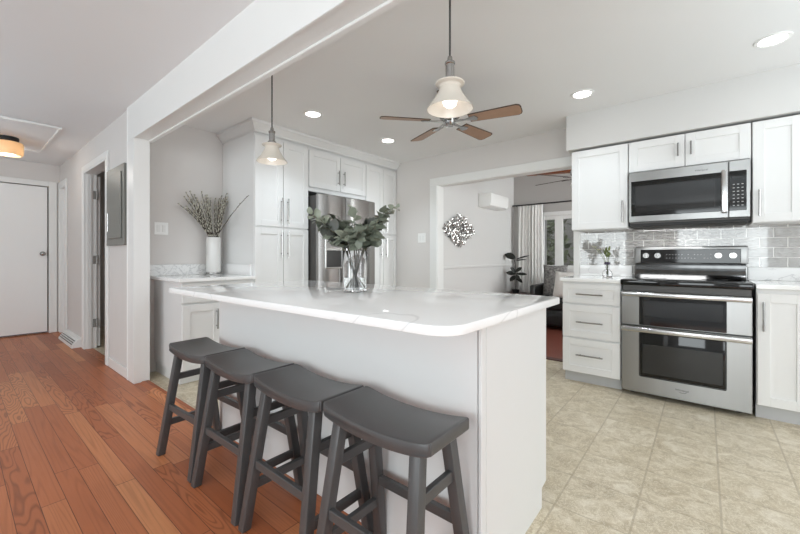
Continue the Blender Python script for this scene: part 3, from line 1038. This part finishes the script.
for sx in (-1, 1):
    for sy in (-1, 1):
        w = 0.019
        P = []
        for z in (0.0, 0.562):
            c0 = legp(sx, sy, z)
            P += [c0 + Vector((-w, -w, 0)), c0 + Vector((w, -w, 0)), c0 + Vector((w, w, 0)), c0 + Vector((-w, w, 0))]
        MB().hexa(P, 0.004, 2).build('leg', 'stool', t)
for sy in (-1, 1):
    MB().bar(legp(-1, sy, 0.262), legp(1, sy, 0.262), 0.020, 0.034, 0.002).build('stretcher', 'stool', t)
for sx in (-1, 1):
    MB().bar(legp(sx, -1, 0.17), legp(sx, 1, 0.17), 0.020, 0.034, 0.002).build('stretcher', 'stool', t)
    MB().bar(legp(sx, -1, 0.42), legp(sx, 1, 0.42), 0.020, 0.034, 0.002).build('stretcher', 'stool', t)
t.location = (-2.145, 0.906, 0)
t.rotation_euler = (0, 0, math.radians(2.0))
for x, rz, lb in ((-1.690, 0.5, 'charcoal saddle seat stool second from the hall end of the row'),
                  (-1.234, -0.5, 'charcoal saddle seat stool third from the hall end of the row'),
                  (-0.780, 0.0, 'charcoal saddle seat stool nearest the camera, at the rounded counter corner')):
    copy_thing(t, (x, 0.908, 0), math.radians(rz), lb)

# ------------------------------------------------------------ pendant lamps


def pendant(label, x, y, z0):
    t = thing('pendant_lamp', label, 'lamp', (x, y, z0), 'pendant lamps over the island')
    outer = [(0.095, 0.0), (0.091, 0.006), (0.079, 0.022), (0.065, 0.042), (0.053, 0.062), (0.045, 0.078), (0.041, 0.090), (0.045, 0.097), (0.058, 0.103), (0.060, 0.107), (0.050, 0.111), (0.024, 0.113)]
    inner = [(0.020, 0.109), (0.042, 0.103), (0.037, 0.090), (0.041, 0.078), (0.049, 0.062), (0.061, 0.042), (0.075, 0.022), (0.087, 0.006), (0.091, 0.0)]
    MB().lathe([(r, z) for r, z in outer + inner + [outer[0]]], x, y, z0, 40).build('lamp_shade', 'shade', t)
    s = MB().lathe([(0, 0.108), (0.026, 0.108), (0.026, 0.128), (0.018, 0.132), (0.018, 0.182), (0.021, 0.185), (0.021, 0.193), (0.012, 0.199), (0.009, 0.216), (0, 0.216)], x, y, z0, 24)
    s.build('socket', 'nickel', t)
    b = MB().lathe([(0, 0.006), (0.014, 0.009), (0.026, 0.019), (0.030, 0.033), (0.026, 0.050), (0.016, 0.066), (0.013, 0.085), (0.013, 0.107), (0, 0.107)], x, y, z0, 24)
    b.build('bulb', 'bulb', t)
    point_lamp(t, (0, 0, -0.09), 0.18, 0.03, (0.95, 0.98, 1.0))
    MB().tube([(x, y, z0 + 0.214), (x, y, HC - 0.02)], 0.0042, 8).build('cord', 'cord', t)
    MB().lathe([(0, HC - 0.026 - z0), (0.05, HC - 0.024 - z0), (0.06, HC - 0.001 - z0), (0, HC - 0.001 - z0)], x, y, z0, 32).build('ceiling_canopy', 'nickel', t)
    return t


pendant('lit bell shade pendant lamp in front of the tall pantry cabinet', -2.127, 1.30, 1.703)
pendant('lit bell shade pendant lamp in front of the ceiling fan', -0.806, 1.30, 1.702)

# ------------------------------------------------------------ recessed lights


def downlight(label, x, y, power):
    t = thing('recessed_light', label, 'ceiling light', (x, y, HC - 0.012), 'recessed lights in the kitchen ceiling')
    MB().lathe([(0.064, -0.002), (0.068, -0.008), (0.084, -0.006), (0.087, -0.001)], x, y, HC, 40).lathe([(0.064, -0.002), (0.087, -0.001)], x, y, HC, 40).build('trim_ring', 'white_plastic', t)
    MB().lathe([(0, -0.0035), (0.064, -0.0035), (0.064, -0.001), (0, -0.001)], x, y, HC, 32).build('lens', 'lens', t)
    d = bpy.data.lights.new('downlight_beam', 'SPOT')
    d.energy = power
    d.color = (0.82, 0.92, 1.0)
    d.spot_size = math.radians(124)
    d.spot_blend = 0.8
    d.shadow_soft_size = 0.07
    o = bpy.data.objects.new('downlight_beam', d)
    COL.objects.link(o)
    o.parent = t
    o.location = (0, 0, -0.01)
    return t


downlight('lit recessed ceiling light above the first tall pantry cabinet', -2.81, 2.14, 28)
downlight('lit recessed ceiling light above the refrigerator corner, left of the fan', -2.79, 3.17, 32)
downlight('lit recessed ceiling light near the end of the soffit, right of the fan', -0.77, 3.27, 14)
downlight('large lit recessed ceiling light above the microwave', 0.32, 3.19, 3)

# ------------------------------------------------------------ ceiling fans


def fan(label, x, y, z, R, a0, mat, droop=0.0, light=False):
    t = thing('ceiling_fan', label, 'fan', (x, y, z))
    MB().lathe([(0, -0.055), (0.03, -0.05), (0.045, -0.03), (0.05, 0.0), (0.075, 0.012), (0.09, 0.03), (0.095, 0.075), (0.07, 0.11), (0.022, 0.118), (0.018, 0.2), (0, 0.2)], x, y, z, 32).build('motor', 'nickel', t)
    zc = (HC if y < 4.1 else 2.75) - z
    MB().tube([(x, y, z + 0.19), (x, y, z + zc - 0.03)], 0.014, 12).lathe([(0.016, zc - 0.06), (0.06, zc - 0.045), (0.065, zc - 0.001), (0, zc - 0.001)], x, y, z, 28).build('downrod', 'nickel', t)
    for i in range(5):
        a = math.radians(a0 + 72 * i)
        rot = Matrix.Rotation(a, 3, 'Z')
        tilt = Matrix.Rotation(math.radians(-12), 3, 'X')
        o = Vector((x, y, z + 0.012))
        A = MB()
        A.prism([o + rot @ Vector(p) for p in ((0.03, -0.022, -0.032), (0.13, -0.012, -0.036), (0.21, -0.034, -0.030), (0.23, 0, -0.036), (0.21, 0.034, -0.043), (0.13, 0.012, -0.036), (0.03, 0.022, -0.032))], (0, 0, 0.006), 0.001)
        br = A.build('blade_arm', 'nickel', t)
        n = 8
        out = []
        r0, r1 = 0.16, R
        w0, w1 = 0.052, 0.068
        pts = [(r0, -w0), (r1 - 0.03, -w1), (r1 - 0.008, -w1 + 0.012), (r1, -w1 + 0.035), (r1, w1 - 0.035), (r1 - 0.008, w1 - 0.012), (r1 - 0.03, w1), (r0, w0)]
        bl = None
        for nm, inset, z0, th, mt in (('blade', 0.0, -0.0335, 0.006, 'blade_edge'), ('wood_face', 0.006, -0.035, 0.009, mat)):
            q = [(max(u, r0 + inset) if u < r0 + 0.001 else u - inset, v - inset if v > 0 else v + inset) for u, v in pts]
            P = [o + rot @ (tilt @ Vector((u, v, 0.006))) + Vector((0, 0, z0)) for u, v in q]
            ob = MB().prism(P, (0, 0, th), 0.001).build(nm, mt, bl or t)
            bl = bl or ob
    return t


fan('brushed metal kitchen ceiling fan with five brown blades', -1.555, 2.50, 2.178, 0.55, 12, 'blade')
fan2 = fan('pale ceiling fan beyond the wide opening', -1.25, 5.10, 2.12, 0.60, 20, 'nickel')
MB().lathe([(0, 0), (0.06, 0.008), (0.085, 0.03), (0.08, 0.06), (0.04, 0.085), (0, 0.085)], -1.25, 5.10, 1.985, 24).build('lamp_shade', 'white_plastic', fan2)

# hall flush light
t = thing('flush_ceiling_light', 'lit amber glass drum light on the hall ceiling', 'ceiling light', (-5.94, 0.40, HC - 0.2))
MB().lathe([(0, -0.001), (0.085, -0.001), (0.09, -0.02), (0.085, -0.06), (0, -0.06)], -5.94, 0.40, HC, 32).build('base', 'matteblack', t)
MB().lathe([(0.06, -0.06), (0.118, -0.065), (0.128, -0.085), (0.124, -0.185), (0.112, -0.205), (0.0, -0.210), (0.0, -0.206), (0.109, -0.201), (0.120, -0.183), (0.124, -0.086), (0.115, -0.07), (0.06, -0.064)], -5.94, 0.40, HC, 40).build('glass_drum', 'amber', t)
point_lamp(t, (0, 0, -0.02), 5, 0.08, (1.0, 0.95, 0.88))
MB().ball((-5.94, 0.40, HC - 0.13), 0.032, 0.032, 0.045, u=16, v=10).build('bulb', 'warmbulb', t)

# ------------------------------------------------------------ wall plates, panel, register
def plate(label, fr, u, n, z, w, h, gangs):
    t = thing('switch_plate', label, 'switch', fr.p(u, n, z - h / 2), 'wall plates')
    MB().box(u - w / 2, u + w / 2, n, n + 0.006, z - h / 2, z + h / 2, 0.002, fr=fr).build('plate', 'white_plastic', t)
    for i in range(gangs):
        uu = u + (i - (gangs - 1) / 2) * 0.046
        MB().box(uu - 0.016, uu + 0.016, n + 0.005, n + 0.010, z - 0.033, z + 0.033, 0.002, fr=fr).build('rocker', 'trim', t)


plate('white two gang wall plate above the marble upstand, beside the branches', SIDE, 1.293, -4.0595, 1.370, 0.118, 0.118, 2)
plate('white two gang switch plate on the grey back wall beside the opening', BACK, -2.945, -4.0395, 1.35, 0.125, 0.125, 2)

t = thing('electrical_panel', 'dark grey electrical panel set into the hall wall', 'electrical panel', (-4.31, 0.99, 1.2))
MB().box(-4.600, -4.022, 0.986, 1.0145, 1.205, 1.945, 0.004).build('frame', 'panel', t)
dd = MB().box(-4.535, -4.085, 0.976, 0.986, 1.27, 1.880, 0.006).build('door', 'panel', t)
MB().box(-4.515, -4.485, 0.969, 0.976, 1.34, 1.52, 0.002).build('latch', 'bright', dd)

t = thing('floor_register', 'white baseboard heat register at the foot of the hall wall', 'register', (-6.25, 0.95, 0))
mb = MB().prism([(-6.68, 1.014, 0), (-6.68, 0.915, 0), (-6.68, 0.915, 0.02), (-6.68, 0.970, 0.10), (-6.68, 1.014, 0.11)], (0.85, 0, 0), 0.002)
mb.build('body', 'trim', t)
mb = MB()
for i in range(3):
    y, z = 0.925 + i * 0.014, 0.045 + i * 0.018
    mb.bar((-6.64, y - 0.004, z - 0.002), (-5.87, y - 0.004, z - 0.002), 0.004, 0.006, 0)
mb.build('grille', 'darksteel', t)

# ------------------------------------------------------------ vase of willow branches
VX, VY, VZ = -3.945, 1.738, 0.9145
t = thing('vase', 'tall white cylinder vase holding the dry branches', 'vase', (VX, VY, VZ))
MB().lathe([(0, 0), (0.066, 0), (0.070, 0.006), (0.070, 0.375), (0.067, 0.385), (0.063, 0.382), (0.063, 0.02), (0, 0.02)], VX, VY, VZ, 40).build('body', 'ceramic', t)
MB().lathe([(0.0705, 0.004), (0.0715, 0.006), (0.0715, 0.024), (0.0705, 0.026)], VX, VY, VZ, 40).build('base_band', 'nickel', t)


def branch(tip, k, special=False):
    a = random.random() * 2 * PI
    r = 0.015 + 0.035 * random.random()
    base = Vector((VX - r * math.cos(a) * 0.8, VY - r * math.sin(a) * 0.8, VZ + 0.024))
    tip = Vector(tip)
    rim = Vector((VX, VY, VZ + 0.385)) + Vector((tip.x - VX, tip.y - VY, 0)).normalized() * 0.05 * random.uniform(0.3, 1)
    pts = []
    for i in range(9):
        s = i / 8
        p = base.lerp(rim, s)
        pts.append(p)
    dirn = (tip - rim)
    n = 12
    for i in range(1, n + 1):
        s = i / n
        bend = 0.03 * math.sin(PI * s)
        pts.append(rim + dirn * s + Vector((0, 0, bend)) + Vector((random.uniform(-.003, .003), random.uniform(-.003, .003), 0)))
    lab = 'long bent twig leaning away from the other dry branches' if special else 'dry budded willow branch standing in the tall white vase'
    o = MB().tube(pts, [0.0048 - 0.0022 * i / len(pts) for i in range(len(pts))], 6)
    th = o.build('willow_branch', 'stem')
    tag(th, lab, 'branch', 'dry branches in the white vase')
    cm = MB()
    nb = 10 if special else 20
    for i in range(nb):
        s = (i + 0.6) / nb
        p = rim + dirn * s + Vector((0, 0, 0.03 * math.sin(PI * s)))
        ang = i * 2.4
        off = Vector((math.cos(ang), math.sin(ang), 0.3)) * 0.0085
        q = dirn.normalized().to_track_quat('Z', 'Y').to_matrix()
        cm.ball(p + off, 0.0062, 0.0062, 0.0105 if not special else 0.007, rot=q, u=6, v=4)
    cm.build('catkins', 'catkin', th)


# the tips as the bunch fans out over the wall
random.seed(3)
def at_x(px, py, X):
    r = (px - 400) / 370.0
    d = Vector((-0.636 + 0.772 * r, 0.772 + 0.636 * r, -(py - 256.5) / 370.0))
    return Vector((0, 0, 1.1)) + d * (X / d.x)


spread = [(-0.02, -0.36, 0.32), (0.04, -0.31, 0.43), (-0.05, -0.29, 0.40), (0.02, -0.26, 0.45), (0.09, -0.22, 0.38), (-0.04, -0.19, 0.43), (0.05, -0.155, 0.455),
          (0.10, -0.11, 0.39), (-0.03, -0.06, 0.44), (0.06, -0.01, 0.40), (0.02, 0.05, 0.41), (0.11, 0.06, 0.35), (-0.02, 0.10, 0.45), (0.05, 0.125, 0.47), (0.0, 0.14, 0.42), (0.08, 0.11, 0.43),
          (0.07, -0.29, 0.36), (0.0, -0.22, 0.34), (0.04, -0.10, 0.33), (0.02, 0.02, 0.34), (-0.04, -0.27, 0.28), (0.03, 0.09, 0.36)]
spread += [(dx * 0.7 + 0.02, dy * 0.86 + 0.018, dz * 0.93) for dx, dy, dz in spread[::2]]
for k, (dx, dy, dz) in enumerate(spread):
    branch((VX + dx, VY + dy * 0.93, VZ + 0.385 + dz), k)
branch((VX + 0.505, VY + 0.112, VZ + 0.385 + 0.40), 99, True)

# ------------------------------------------------------------ glass vase with eucalyptus on the island
EX, EY, EZ = -1.42, 1.352, 0.915
t = thing('glass_vase', 'clear glass vase of water on the island', 'vase', (EX, EY, EZ))
MB().lathe([(0, 0), (0.056, 0), (0.060, 0.004), (0.064, 0.12), (0.068, 0.212), (0.067, 0.215), (0.0655, 0.213), (0.0615, 0.12), (0.0575, 0.014), (0, 0.012)], EX, EY, EZ, 48).build('body', 'glass', t)
tag(MB().lathe([(0, 0.0135), (0.0560, 0.0150), (0.0588, 0.075), (0, 0.075)], EX, EY, EZ, 40).build('water', 'water'), 'clear water in the bottom of the glass vase', 'water')
random.seed(11)
camv = Vector((0, 0, 1.1))
rgt = Vector((0.772, 0.636, 0))
fwd = Vector((-0.636, 0.772, 0))
# right-hand spread, depth, height, leaves
euc = [(-0.20, 0.02, 0.375, 14), (-0.15, -0.06, 0.33, 13), (-0.09, 0.07, 0.36, 13), (-0.02, 0.10, 0.44, 13), (0.05, -0.04, 0.33, 13),
       (0.12, 0.06, 0.38, 14), (0.17, -0.02, 0.43, 15), (0.21, 0.05, 0.455, 15), (0.0, -0.10, 0.30, 12), (-0.11, -0.02, 0.29, 11), (0.10, -0.08, 0.30, 12), (-0.22, -0.05, 0.40, 14), (-0.13, 0.05, 0.40, 13), (0.06, 0.06, 0.36, 12), (0.03, -0.12, 0.27, 11), (-0.06, -0.12, 0.27, 11), (0.13, -0.10, 0.27, 11)]
for k, (sr, sf, hz, nl) in enumerate(euc):
    tip = Vector((EX, EY, EZ + hz)) + rgt * sr + fwd * sf
    hd = (rgt * sr + fwd * sf)
    hn = hd.normalized()
    a0 = Vector((EX, EY, EZ + 0.022)) - hn * random.uniform(0.01, 0.045)
    rim = Vector((EX, EY, EZ + 0.205)) + hn * min(0.052, hd.length * 0.4)
    pts = [a0.lerp(rim, i / 5) for i in range(6)]
    n = 10
    cur = []
    for i in range(1, n + 1):
        s = i / n
        p = rim.lerp(tip, s) + Vector((0, 0, 0.035 * math.sin(PI * s)))
        cur.append(p)
    pts += cur
    st = MB().tube(pts, [0.0026 - 0.0013 * i / len(pts) for i in range(len(pts))], 6).build('eucalyptus_stem', 'euc_stem')
    tag(st, 'leafy eucalyptus stem standing in the glass vase', 'stem', 'eucalyptus stems in the glass vase')
    lf = MB()
    for i in range(nl):
        s = 0.02 + 0.98 * i / (nl - 1)
        f_ = s * (n - 1)
        i0 = min(int(f_), n - 2)
        p = cur[i0].lerp(cur[i0 + 1], f_ - i0)
        dv = (cur[i0 + 1] - cur[i0]).normalized()
        ang = i * 2.2 + k
        sidev = dv.cross(Vector((0, 0, 1))).normalized()
        upv = sidev.cross(dv)
        out = sidev * math.cos(ang) + upv * math.sin(ang) * 0.6
        ld = (out + dv * 0.5 + Vector((0, 0, random.uniform(-0.5, 0.2)))).normalized()
        nr = Vector((random.uniform(-.7, .7), random.uniform(-.7, .7), 1)) - fwd * 0.6
        sz = (0.064 if i < nl - 4 else 0.048) * random.uniform(0.8, 1.2)
        lf.leaf(p, ld, nr, sz, sz * random.uniform(0.68, 0.9), 0.3)
    lf.build('foliage', ('euc_leaf', 'euc_dark', 'euc_leaf', 'euc_pale')[k % 4], st, recalc=False)

# ------------------------------------------------------------ bud vase by the range
BX_, BY_, BZ_ = -0.685, 3.80, 0.9145
t = thing('bud_vase', 'small clear glass bud vase beside the range', 'vase', (BX_, BY_, BZ_))
MB().lathe([(0, 0), (0.036, 0), (0.042, 0.008), (0.043, 0.03), (0.036, 0.05), (0.020, 0.066), (0.017, 0.095), (0.024, 0.118), (0.0225, 0.1185), (0.0150, 0.095), (0.018, 0.067), (0.034, 0.049), (0.040, 0.03), (0.039, 0.01), (0, 0.006)], BX_, BY_, BZ_, 32).build('body', 'glass', t)
random.seed(5)
MBd = (((-0.105, 0.0, 0.27), 'petal'), ((-0.07, 0.02, 0.245), 'petal'), ((-0.02, 0.01, 0.25), 'green'), ((0.012, 0.0, 0.26), 'green'))
for k, ((dx, dy, hz), kind) in enumerate(MBd):
    b0 = Vector((BX_ + 0.004 * (k - 1.5), BY_, BZ_ + 0.012))
    rim = Vector((BX_ + 0.004 * (k - 1.5), BY_ + 0.003 * (k - 1.5), BZ_ + 0.112))
    tp = Vector((BX_ + dx, BY_ + dy, BZ_ + hz))
    st = MB().tube([b0, rim, rim.lerp(tp, 0.5) + Vector((0, 0, 0.02)), tp], 0.0022, 6).build('flower_stem', 'green')
    if kind == 'petal':
        tag(st, 'pale flower sprig leaning out of the small bud vase', 'flower', 'sprigs in the bud vase')
        fl = MB()
        for i in range(8):
            a = i * PI / 4
            fl.leaf(tp, (math.cos(a), math.sin(a), 0.4), (0, -0.6, 1), 0.026, 0.016)
        fl.build('petals', 'petal', st, recalc=False)
    else:
        tag(st, 'green leafy sprig upright in the small bud vase', 'flower', 'sprigs in the bud vase')
        fl = MB()
        for i in range(6):
            a = i * 1.3
            p = rim.lerp(tp, 0.3 + 0.12 * i)
            fl.leaf(p, (math.cos(a) * 0.5, math.sin(a) * 0.5, 1), (math.cos(a), math.sin(a), -.4), 0.06, 0.020)
        fl.build('foliage', 'green', st, recalc=False)
        MB().ball(rim + Vector((0.006 * (1 if k == 3 else -1.5), -0.02, 0.012)), 0.016, 0.014, 0.014).build('bud', 'purple', st)

# ------------------------------------------------------------ the room beyond the opening
t = thing('air_conditioner', 'white wall mounted air conditioner beyond the opening', 'air conditioner', (-2.62, 5.52, 1.87))
P = [(-2.719, 5.22, 1.87), (-2.58, 5.22, 1.865), (-2.525, 5.22, 1.885), (-2.505, 5.22, 1.93), (-2.505, 5.22, 2.055), (-2.52, 5.22, 2.075), (-2.719, 5.22, 2.085)]
MB().prism(P, (0, 0.64, 0), 0.006, 2).build('body', 'white_plastic', t)
MB().bar((-2.545, 5.25, 1.882), (-2.545, 5.83, 1.882), 0.055, 0.006, 0.002, up=(-0.4, 0, 1)).build('louver', 'trim', t)

t = thing('metal_wall_art', 'diamond shaped cluster of silver leaves on the pale wall', 'wall art', (-2.70, 4.66, 1.25))
random.seed(21)
mb = MB()
pts = []
tries = 0
while len(pts) < 190 and tries < 6000:
    tries += 1
    u, v = random.uniform(-1, 1), random.uniform(-1, 1)
    if abs(u) + abs(v) < 1.02 and all((u - a) ** 2 + ((v - b) * 1.0) ** 2 < 9 and (u - a) ** 2 + (v - b) ** 2 > 0.0085 for a, b in pts):
        pts.append((u, v))
for u, v in pts:
    y, z = 4.60 + u * 0.47, 1.475 + v * 0.235
    a = random.uniform(0, 2 * PI)
    q = Matrix.Rotation(a, 3, 'X') @ Matrix.Rotation(random.uniform(-.6, .6), 3, 'Z') @ Matrix.Rotation(random.uniform(-.5, .5), 3, 'Y')
    mb.ball((-2.685 + random.uniform(-.012, .015), y, z), 0.005, 0.030, 0.015, rot=q, u=8, v=5)
mb.build('silver_leaves', 'silver', t)
mb = MB()
for i in range(-3, 4):
    h_ = 0.235 * (1 - abs(i) / 4.2)
    mb.tube([(-2.705, 4.60 + i * 0.115, 1.475 - h_), (-2.705, 4.60 + i * 0.115, 1.475 + h_)], 0.004, 6)
for j in (-0.1, 0.0, 0.1):
    w_ = 0.46 * (1 - abs(j) / 0.26)
    mb.tube([(-2.708, 4.60 - w_, 1.475 + j), (-2.708, 4.60 + w_, 1.475 + j)], 0.004, 6)
for y, z in ((4.60, 1.475),):
    mb.tube([(-2.7195, y, z), (-2.70, y, z)], 0.012, 8)
mb.build('wire_frame', 'darksteel', t)

# window
w = MB()
w.box(-2.24, -0.32, 6.575, 6.60, 0.83, 0.90, 0.004).box(-2.24, -0.32, 6.575, 6.60, 1.80, 1.87, 0.004)
w.box(-2.24, -2.16, 6.575, 6.60, 0.90, 1.80, 0.004).box(-0.40, -0.32, 6.575, 6.60, 0.90, 1.80, 0.004)
for x in (-1.925, -1.42, -0.90):
    w.box(x - 0.065, x + 0.065, 6.60, 6.66, 0.90, 1.80, 0.003)
for x0, x1 in ((-2.16, -1.99), (-1.86, -1.485), (-1.355, -0.965), (-0.835, -0.40)):
    w.box(x0, x1, 6.61, 6.65, 0.90, 0.95, 0.002).box(x0, x1, 6.61, 6.65, 1.74, 1.80, 0.002)
wn = struct(w, 'window_1', 'trim', 'white framed window beyond the opening behind the sofa', 'window')
for x0, x1 in ((-2.16, -1.99), (-1.86, -1.485), (-1.355, -0.965), (-0.835, -0.40)):
    MB().box(x0, x1, 6.626, 6.632, 0.95, 1.74).build('pane', 'glass', wn)

# curtain and rod
r = thing('curtain_rod', 'thin black curtain rod across the far wall', 'curtain rod', (-1.6, 6.5, 2.0))
MB().tube([(-2.705, 6.51, 2.018), (-0.2, 6.51, 2.018)], 0.012, 10).build('rod', 'matteblack', r)
for x in (-2.66, -1.4, -0.25):
    MB().tube([(x, 6.51, 2.018), (x, 6.599, 2.018)], 0.008, 8).build('bracket', 'matteblack', r)
c = thing('curtain', 'off white pleated curtain hanging from the black rod', 'curtain', (-2.38, 6.5, 0.02))
mb = MB()
n = 110
cols = []
for i in range(n + 1):
    s = i / n
    row = []
    for j, z in enumerate((0.02, 0.7, 1.3, 1.75, 1.97, 2.002)):
        am = (0.026 + 0.014 * math.sin(s * 11.3 + 1.0)) * (1 if j < 4 else 0.65)
        x = -2.60 + 0.45 * s + (0.02 * (0.5 - s) if j >= 3 else 0)
        y = 6.50 + am * math.sin(s * 2 * PI * 8.0 + 0.9 * math.sin(s * 9) + 0.3 * math.sin(j * 1.1)) + 0.008 * math.sin(s * 47)
        row.append(mb.b.verts.new((x, y, z)))
    cols.append(row)
for A, B in zip(cols, cols[1:]):
    for j in range(5):
        mb.b.faces.new((A[j], B[j], B[j + 1], A[j + 1]))
o = mb.build('fabric', 'curtain', c, recalc=False, angle=80)
sm = o.modifiers.new('thick', 'SOLIDIFY')
sm.thickness = 0.003
for i in range(8):
    x = -2.575 + i * 0.056
    MB().lathe([(0.013, -0.002), (0.017, -0.002), (0.017, 0.002), (0.013, 0.002), (0.013, -0.002)], 0, 0, 0, 14).build('ring', 'matteblack', c)
    k = c.children[-1]
    k.data.transform(Matrix.Translation(Vector((x, 6.51, 2.008)) ) @ Matrix.Rotation(PI / 2, 4, 'Y') @ Matrix.Translation(c.location))

# sofa
t = thing('sofa', 'black sofa below the window beyond the opening', 'sofa', (-1.3, 6.0, 0))
MB().box(-2.08, -0.3, 5.72, 6.44, 0.06, 0.30, 0.02, seg=2).build('base', 'sofa', t)
for x0 in (-2.10, -0.38):
    MB().box(x0, x0 + 0.08, 5.70, 6.44, 0.06, 0.66, 0.03, seg=3).build('armrest', 'sofa', t)
MB().box(-1.94, -0.44, 6.24, 6.46, 0.28, 0.80, 0.04, seg=3).build('backrest', 'sofa', t)
for x0 in (-1.935, -1.19):
    MB().box(x0, x0 + 0.74, 5.70, 6.25, 0.30, 0.46, 0.03, seg=3).build('seat_cushion', 'sofa', t)
for x in (-2.02, -0.36):
    for y in (5.78, 6.38):
        MB().box(x - 0.03, x + 0.03, y - 0.03, y + 0.03, 0, 0.06).build('leg', 'matteblack', t)


def cushion(label, mat, cx, cy, z0, w, h, tilt, yaw, name='throw_pillow'):
    mb = MB()
    n = 10
    grids = []
    for sgn in (1, -1):
        g = []
        for i in range(n + 1):
            row = []
            for j in range(n + 1):
                u, v = -1 + 2 * i / n, -1 + 2 * j / n
                d = ((1 - u * u) * (1 - v * v)) ** 0.4 * 0.075
                pin = 1 - 0.07 * (1 - u * u) * (v * v) if True else 1
                pin2 = 1 - 0.07 * (1 - v * v) * (u * u)
                row.append((u * w / 2 * pin2, sgn * d, v * h / 2 * pin))
            g.append(row)
        grids.append(g)
    R = Matrix.Rotation(yaw, 4, 'Z') @ Matrix.Rotation(tilt, 4, 'X')
    T = Matrix.Translation((cx, cy, z0 + h / 2 * math.cos(tilt)))
    for g in grids:
        V = [[mb.b.verts.new(T @ R @ Vector(p)) for p in row] for row in g]
        for i in range(n):
            for j in range(n):
                mb.b.faces.new((V[i][j], V[i + 1][j], V[i + 1][j + 1], V[i][j + 1]))
    bmesh.ops.remove_doubles(mb.b, verts=mb.b.verts[:], dist=1e-5)
    return tag(mb.build(name, mat, angle=80), label, 'pillow', 'pillows on the sofa')


cushion('grey patterned pillow leaning in the corner of the black sofa', 'pillow', -1.82, 6.05, 0.48, 0.36, 0.50, -0.22, 0.2)
cushion('white fleecy pillow on the black sofa beside the patterned one', 'throw', -1.60, 5.80, 0.475, 0.34, 0.42, -0.30, -0.1)

# side table with potted dark plant
t = thing('side_table', 'small table with dark red top in the far corner', 'table', (-2.50, 6.22, 0))
MB().box(-2.69, -2.30, 6.05, 6.42, 0.44, 0.47, 0.004).build('table_top', 'stain', t)
for x in (-2.66, -2.33):
    for y in (6.08, 6.39):
        MB().box(x - 0.016, x + 0.016, y - 0.016, y + 0.016, 0, 0.441, 0.002).build('leg', 'stain', t)
t = thing('potted_plant', 'dark leaved plant in a low pot on the corner table', 'plant', (-2.52, 6.2, 0.47))
MB().lathe([(0, 0), (0.05, 0), (0.065, 0.06), (0.06, 0.06), (0.05, 0.045), (0, 0.045)], -2.52, 6.2, 0.4705, 20).build('pot', 'matteblack', t)
MB().tube([(-2.52, 6.2, 0.51), (-2.51, 6.2, 0.75), (-2.525, 6.2, 0.98), (-2.56, 6.19, 1.10)], 0.006, 6).build('stem', 'darkleaf', t)
lf = MB()
for (z, a, L, W, up) in ((1.07, 200, 0.20, 0.13, 0.3), (1.05, 20, 0.24, 0.035, 0.25), (1.03, 350, 0.20, 0.03, 0.1), (0.80, 190, 0.17, 0.09, 0.1), (0.80, 15, 0.19, 0.06, 0.0), (0.82, 250, 0.15, 0.08, 0.5),
                         (0.78, 310, 0.16, 0.07, -0.3), (0.76, 160, 0.15, 0.07, -0.3), (0.83, 60, 0.15, 0.07, 0.5), (0.75, 230, 0.13, 0.07, -0.5), (0.75, 340, 0.17, 0.06, -0.5)):
    a = math.radians(a)
    lf.leaf((-2.52, 6.2, z), (math.cos(a) * 0.77 + 0.0, math.sin(a) * 0.64, up), (0.2, -0.8, 0.6), L, W, 0.15)
lf.build('foliage', 'darkleaf', t, recalc=False)

# wooden beam in the far room
tag(MB().hexa([(-2.1, 5.5, 2.33), (0.6, 5.5, 2.15), (0.6, 5.62, 2.15), (-2.1, 5.62, 2.33), (-2.1, 5.5, 2.50), (0.6, 5.5, 2.32), (0.6, 5.62, 2.32), (-2.1, 5.62, 2.50)], 0.004).build('wooden_beam', 'orangewood'),
    'orange stained wooden beam high in the room beyond', 'beam', kind='structure')

# garden outside the far window
tag(MB().box(-9, 4, 6.75, 14, -0.5, -0.05).build('ground_garden', 'ground'), 'lawn outside the far window', 'ground', kind='structure')
t = thing('sky_block_fence', 'added grey fence blocking the white sky outside the far window', 'fence', (-3, 11.5, -0.05))  # put in behind the trees to block the white sky
MB().box(-9, 4, 11.5, 11.54, -0.05, 3.2).build('boards', 'fence', t)
for i in range(7):
    MB().box(-8.5 + i * 2, -8.4 + i * 2, 11.40, 11.50, -0.05, 3.25, 0.01).build('post', 'fence', t)
random.seed(9)
for (x, y, h_, r_, lb) in ((-3.6, 9.6, 2.6, 1.1, 'grey green tree outside the first window pane'), (-1.15, 8.6, 2.2, 0.95, 'bushy green tree outside the second window pane')):
    t = thing('garden_tree', lb, 'tree', (x, y, -0.05))
    MB().tube([(x, y, -0.05), (x + 0.03, y, 0.6), (x - 0.03, y, 1.5)], [0.09, 0.07, 0.04], 8).build('trunk', 'bark', t)
    lf = MB()
    for i in range(900):
        v = Vector((random.gauss(0, 1), random.gauss(0, 1), random.gauss(0, 1))).normalized() * (random.random() ** 0.5)
        p = Vector((x, y, h_ * 0.52)) + Vector((v.x * r_, v.y * r_, v.z * h_ * 0.5))
        lf.leaf(p, (random.uniform(-1, 1), random.uniform(-1, 1), random.uniform(-.6, .6)), (random.uniform(-.5, .5), random.uniform(-.5, .5), 1), 0.21, 0.13)
    lf.build('foliage', 'foliage', t, recalc=False)
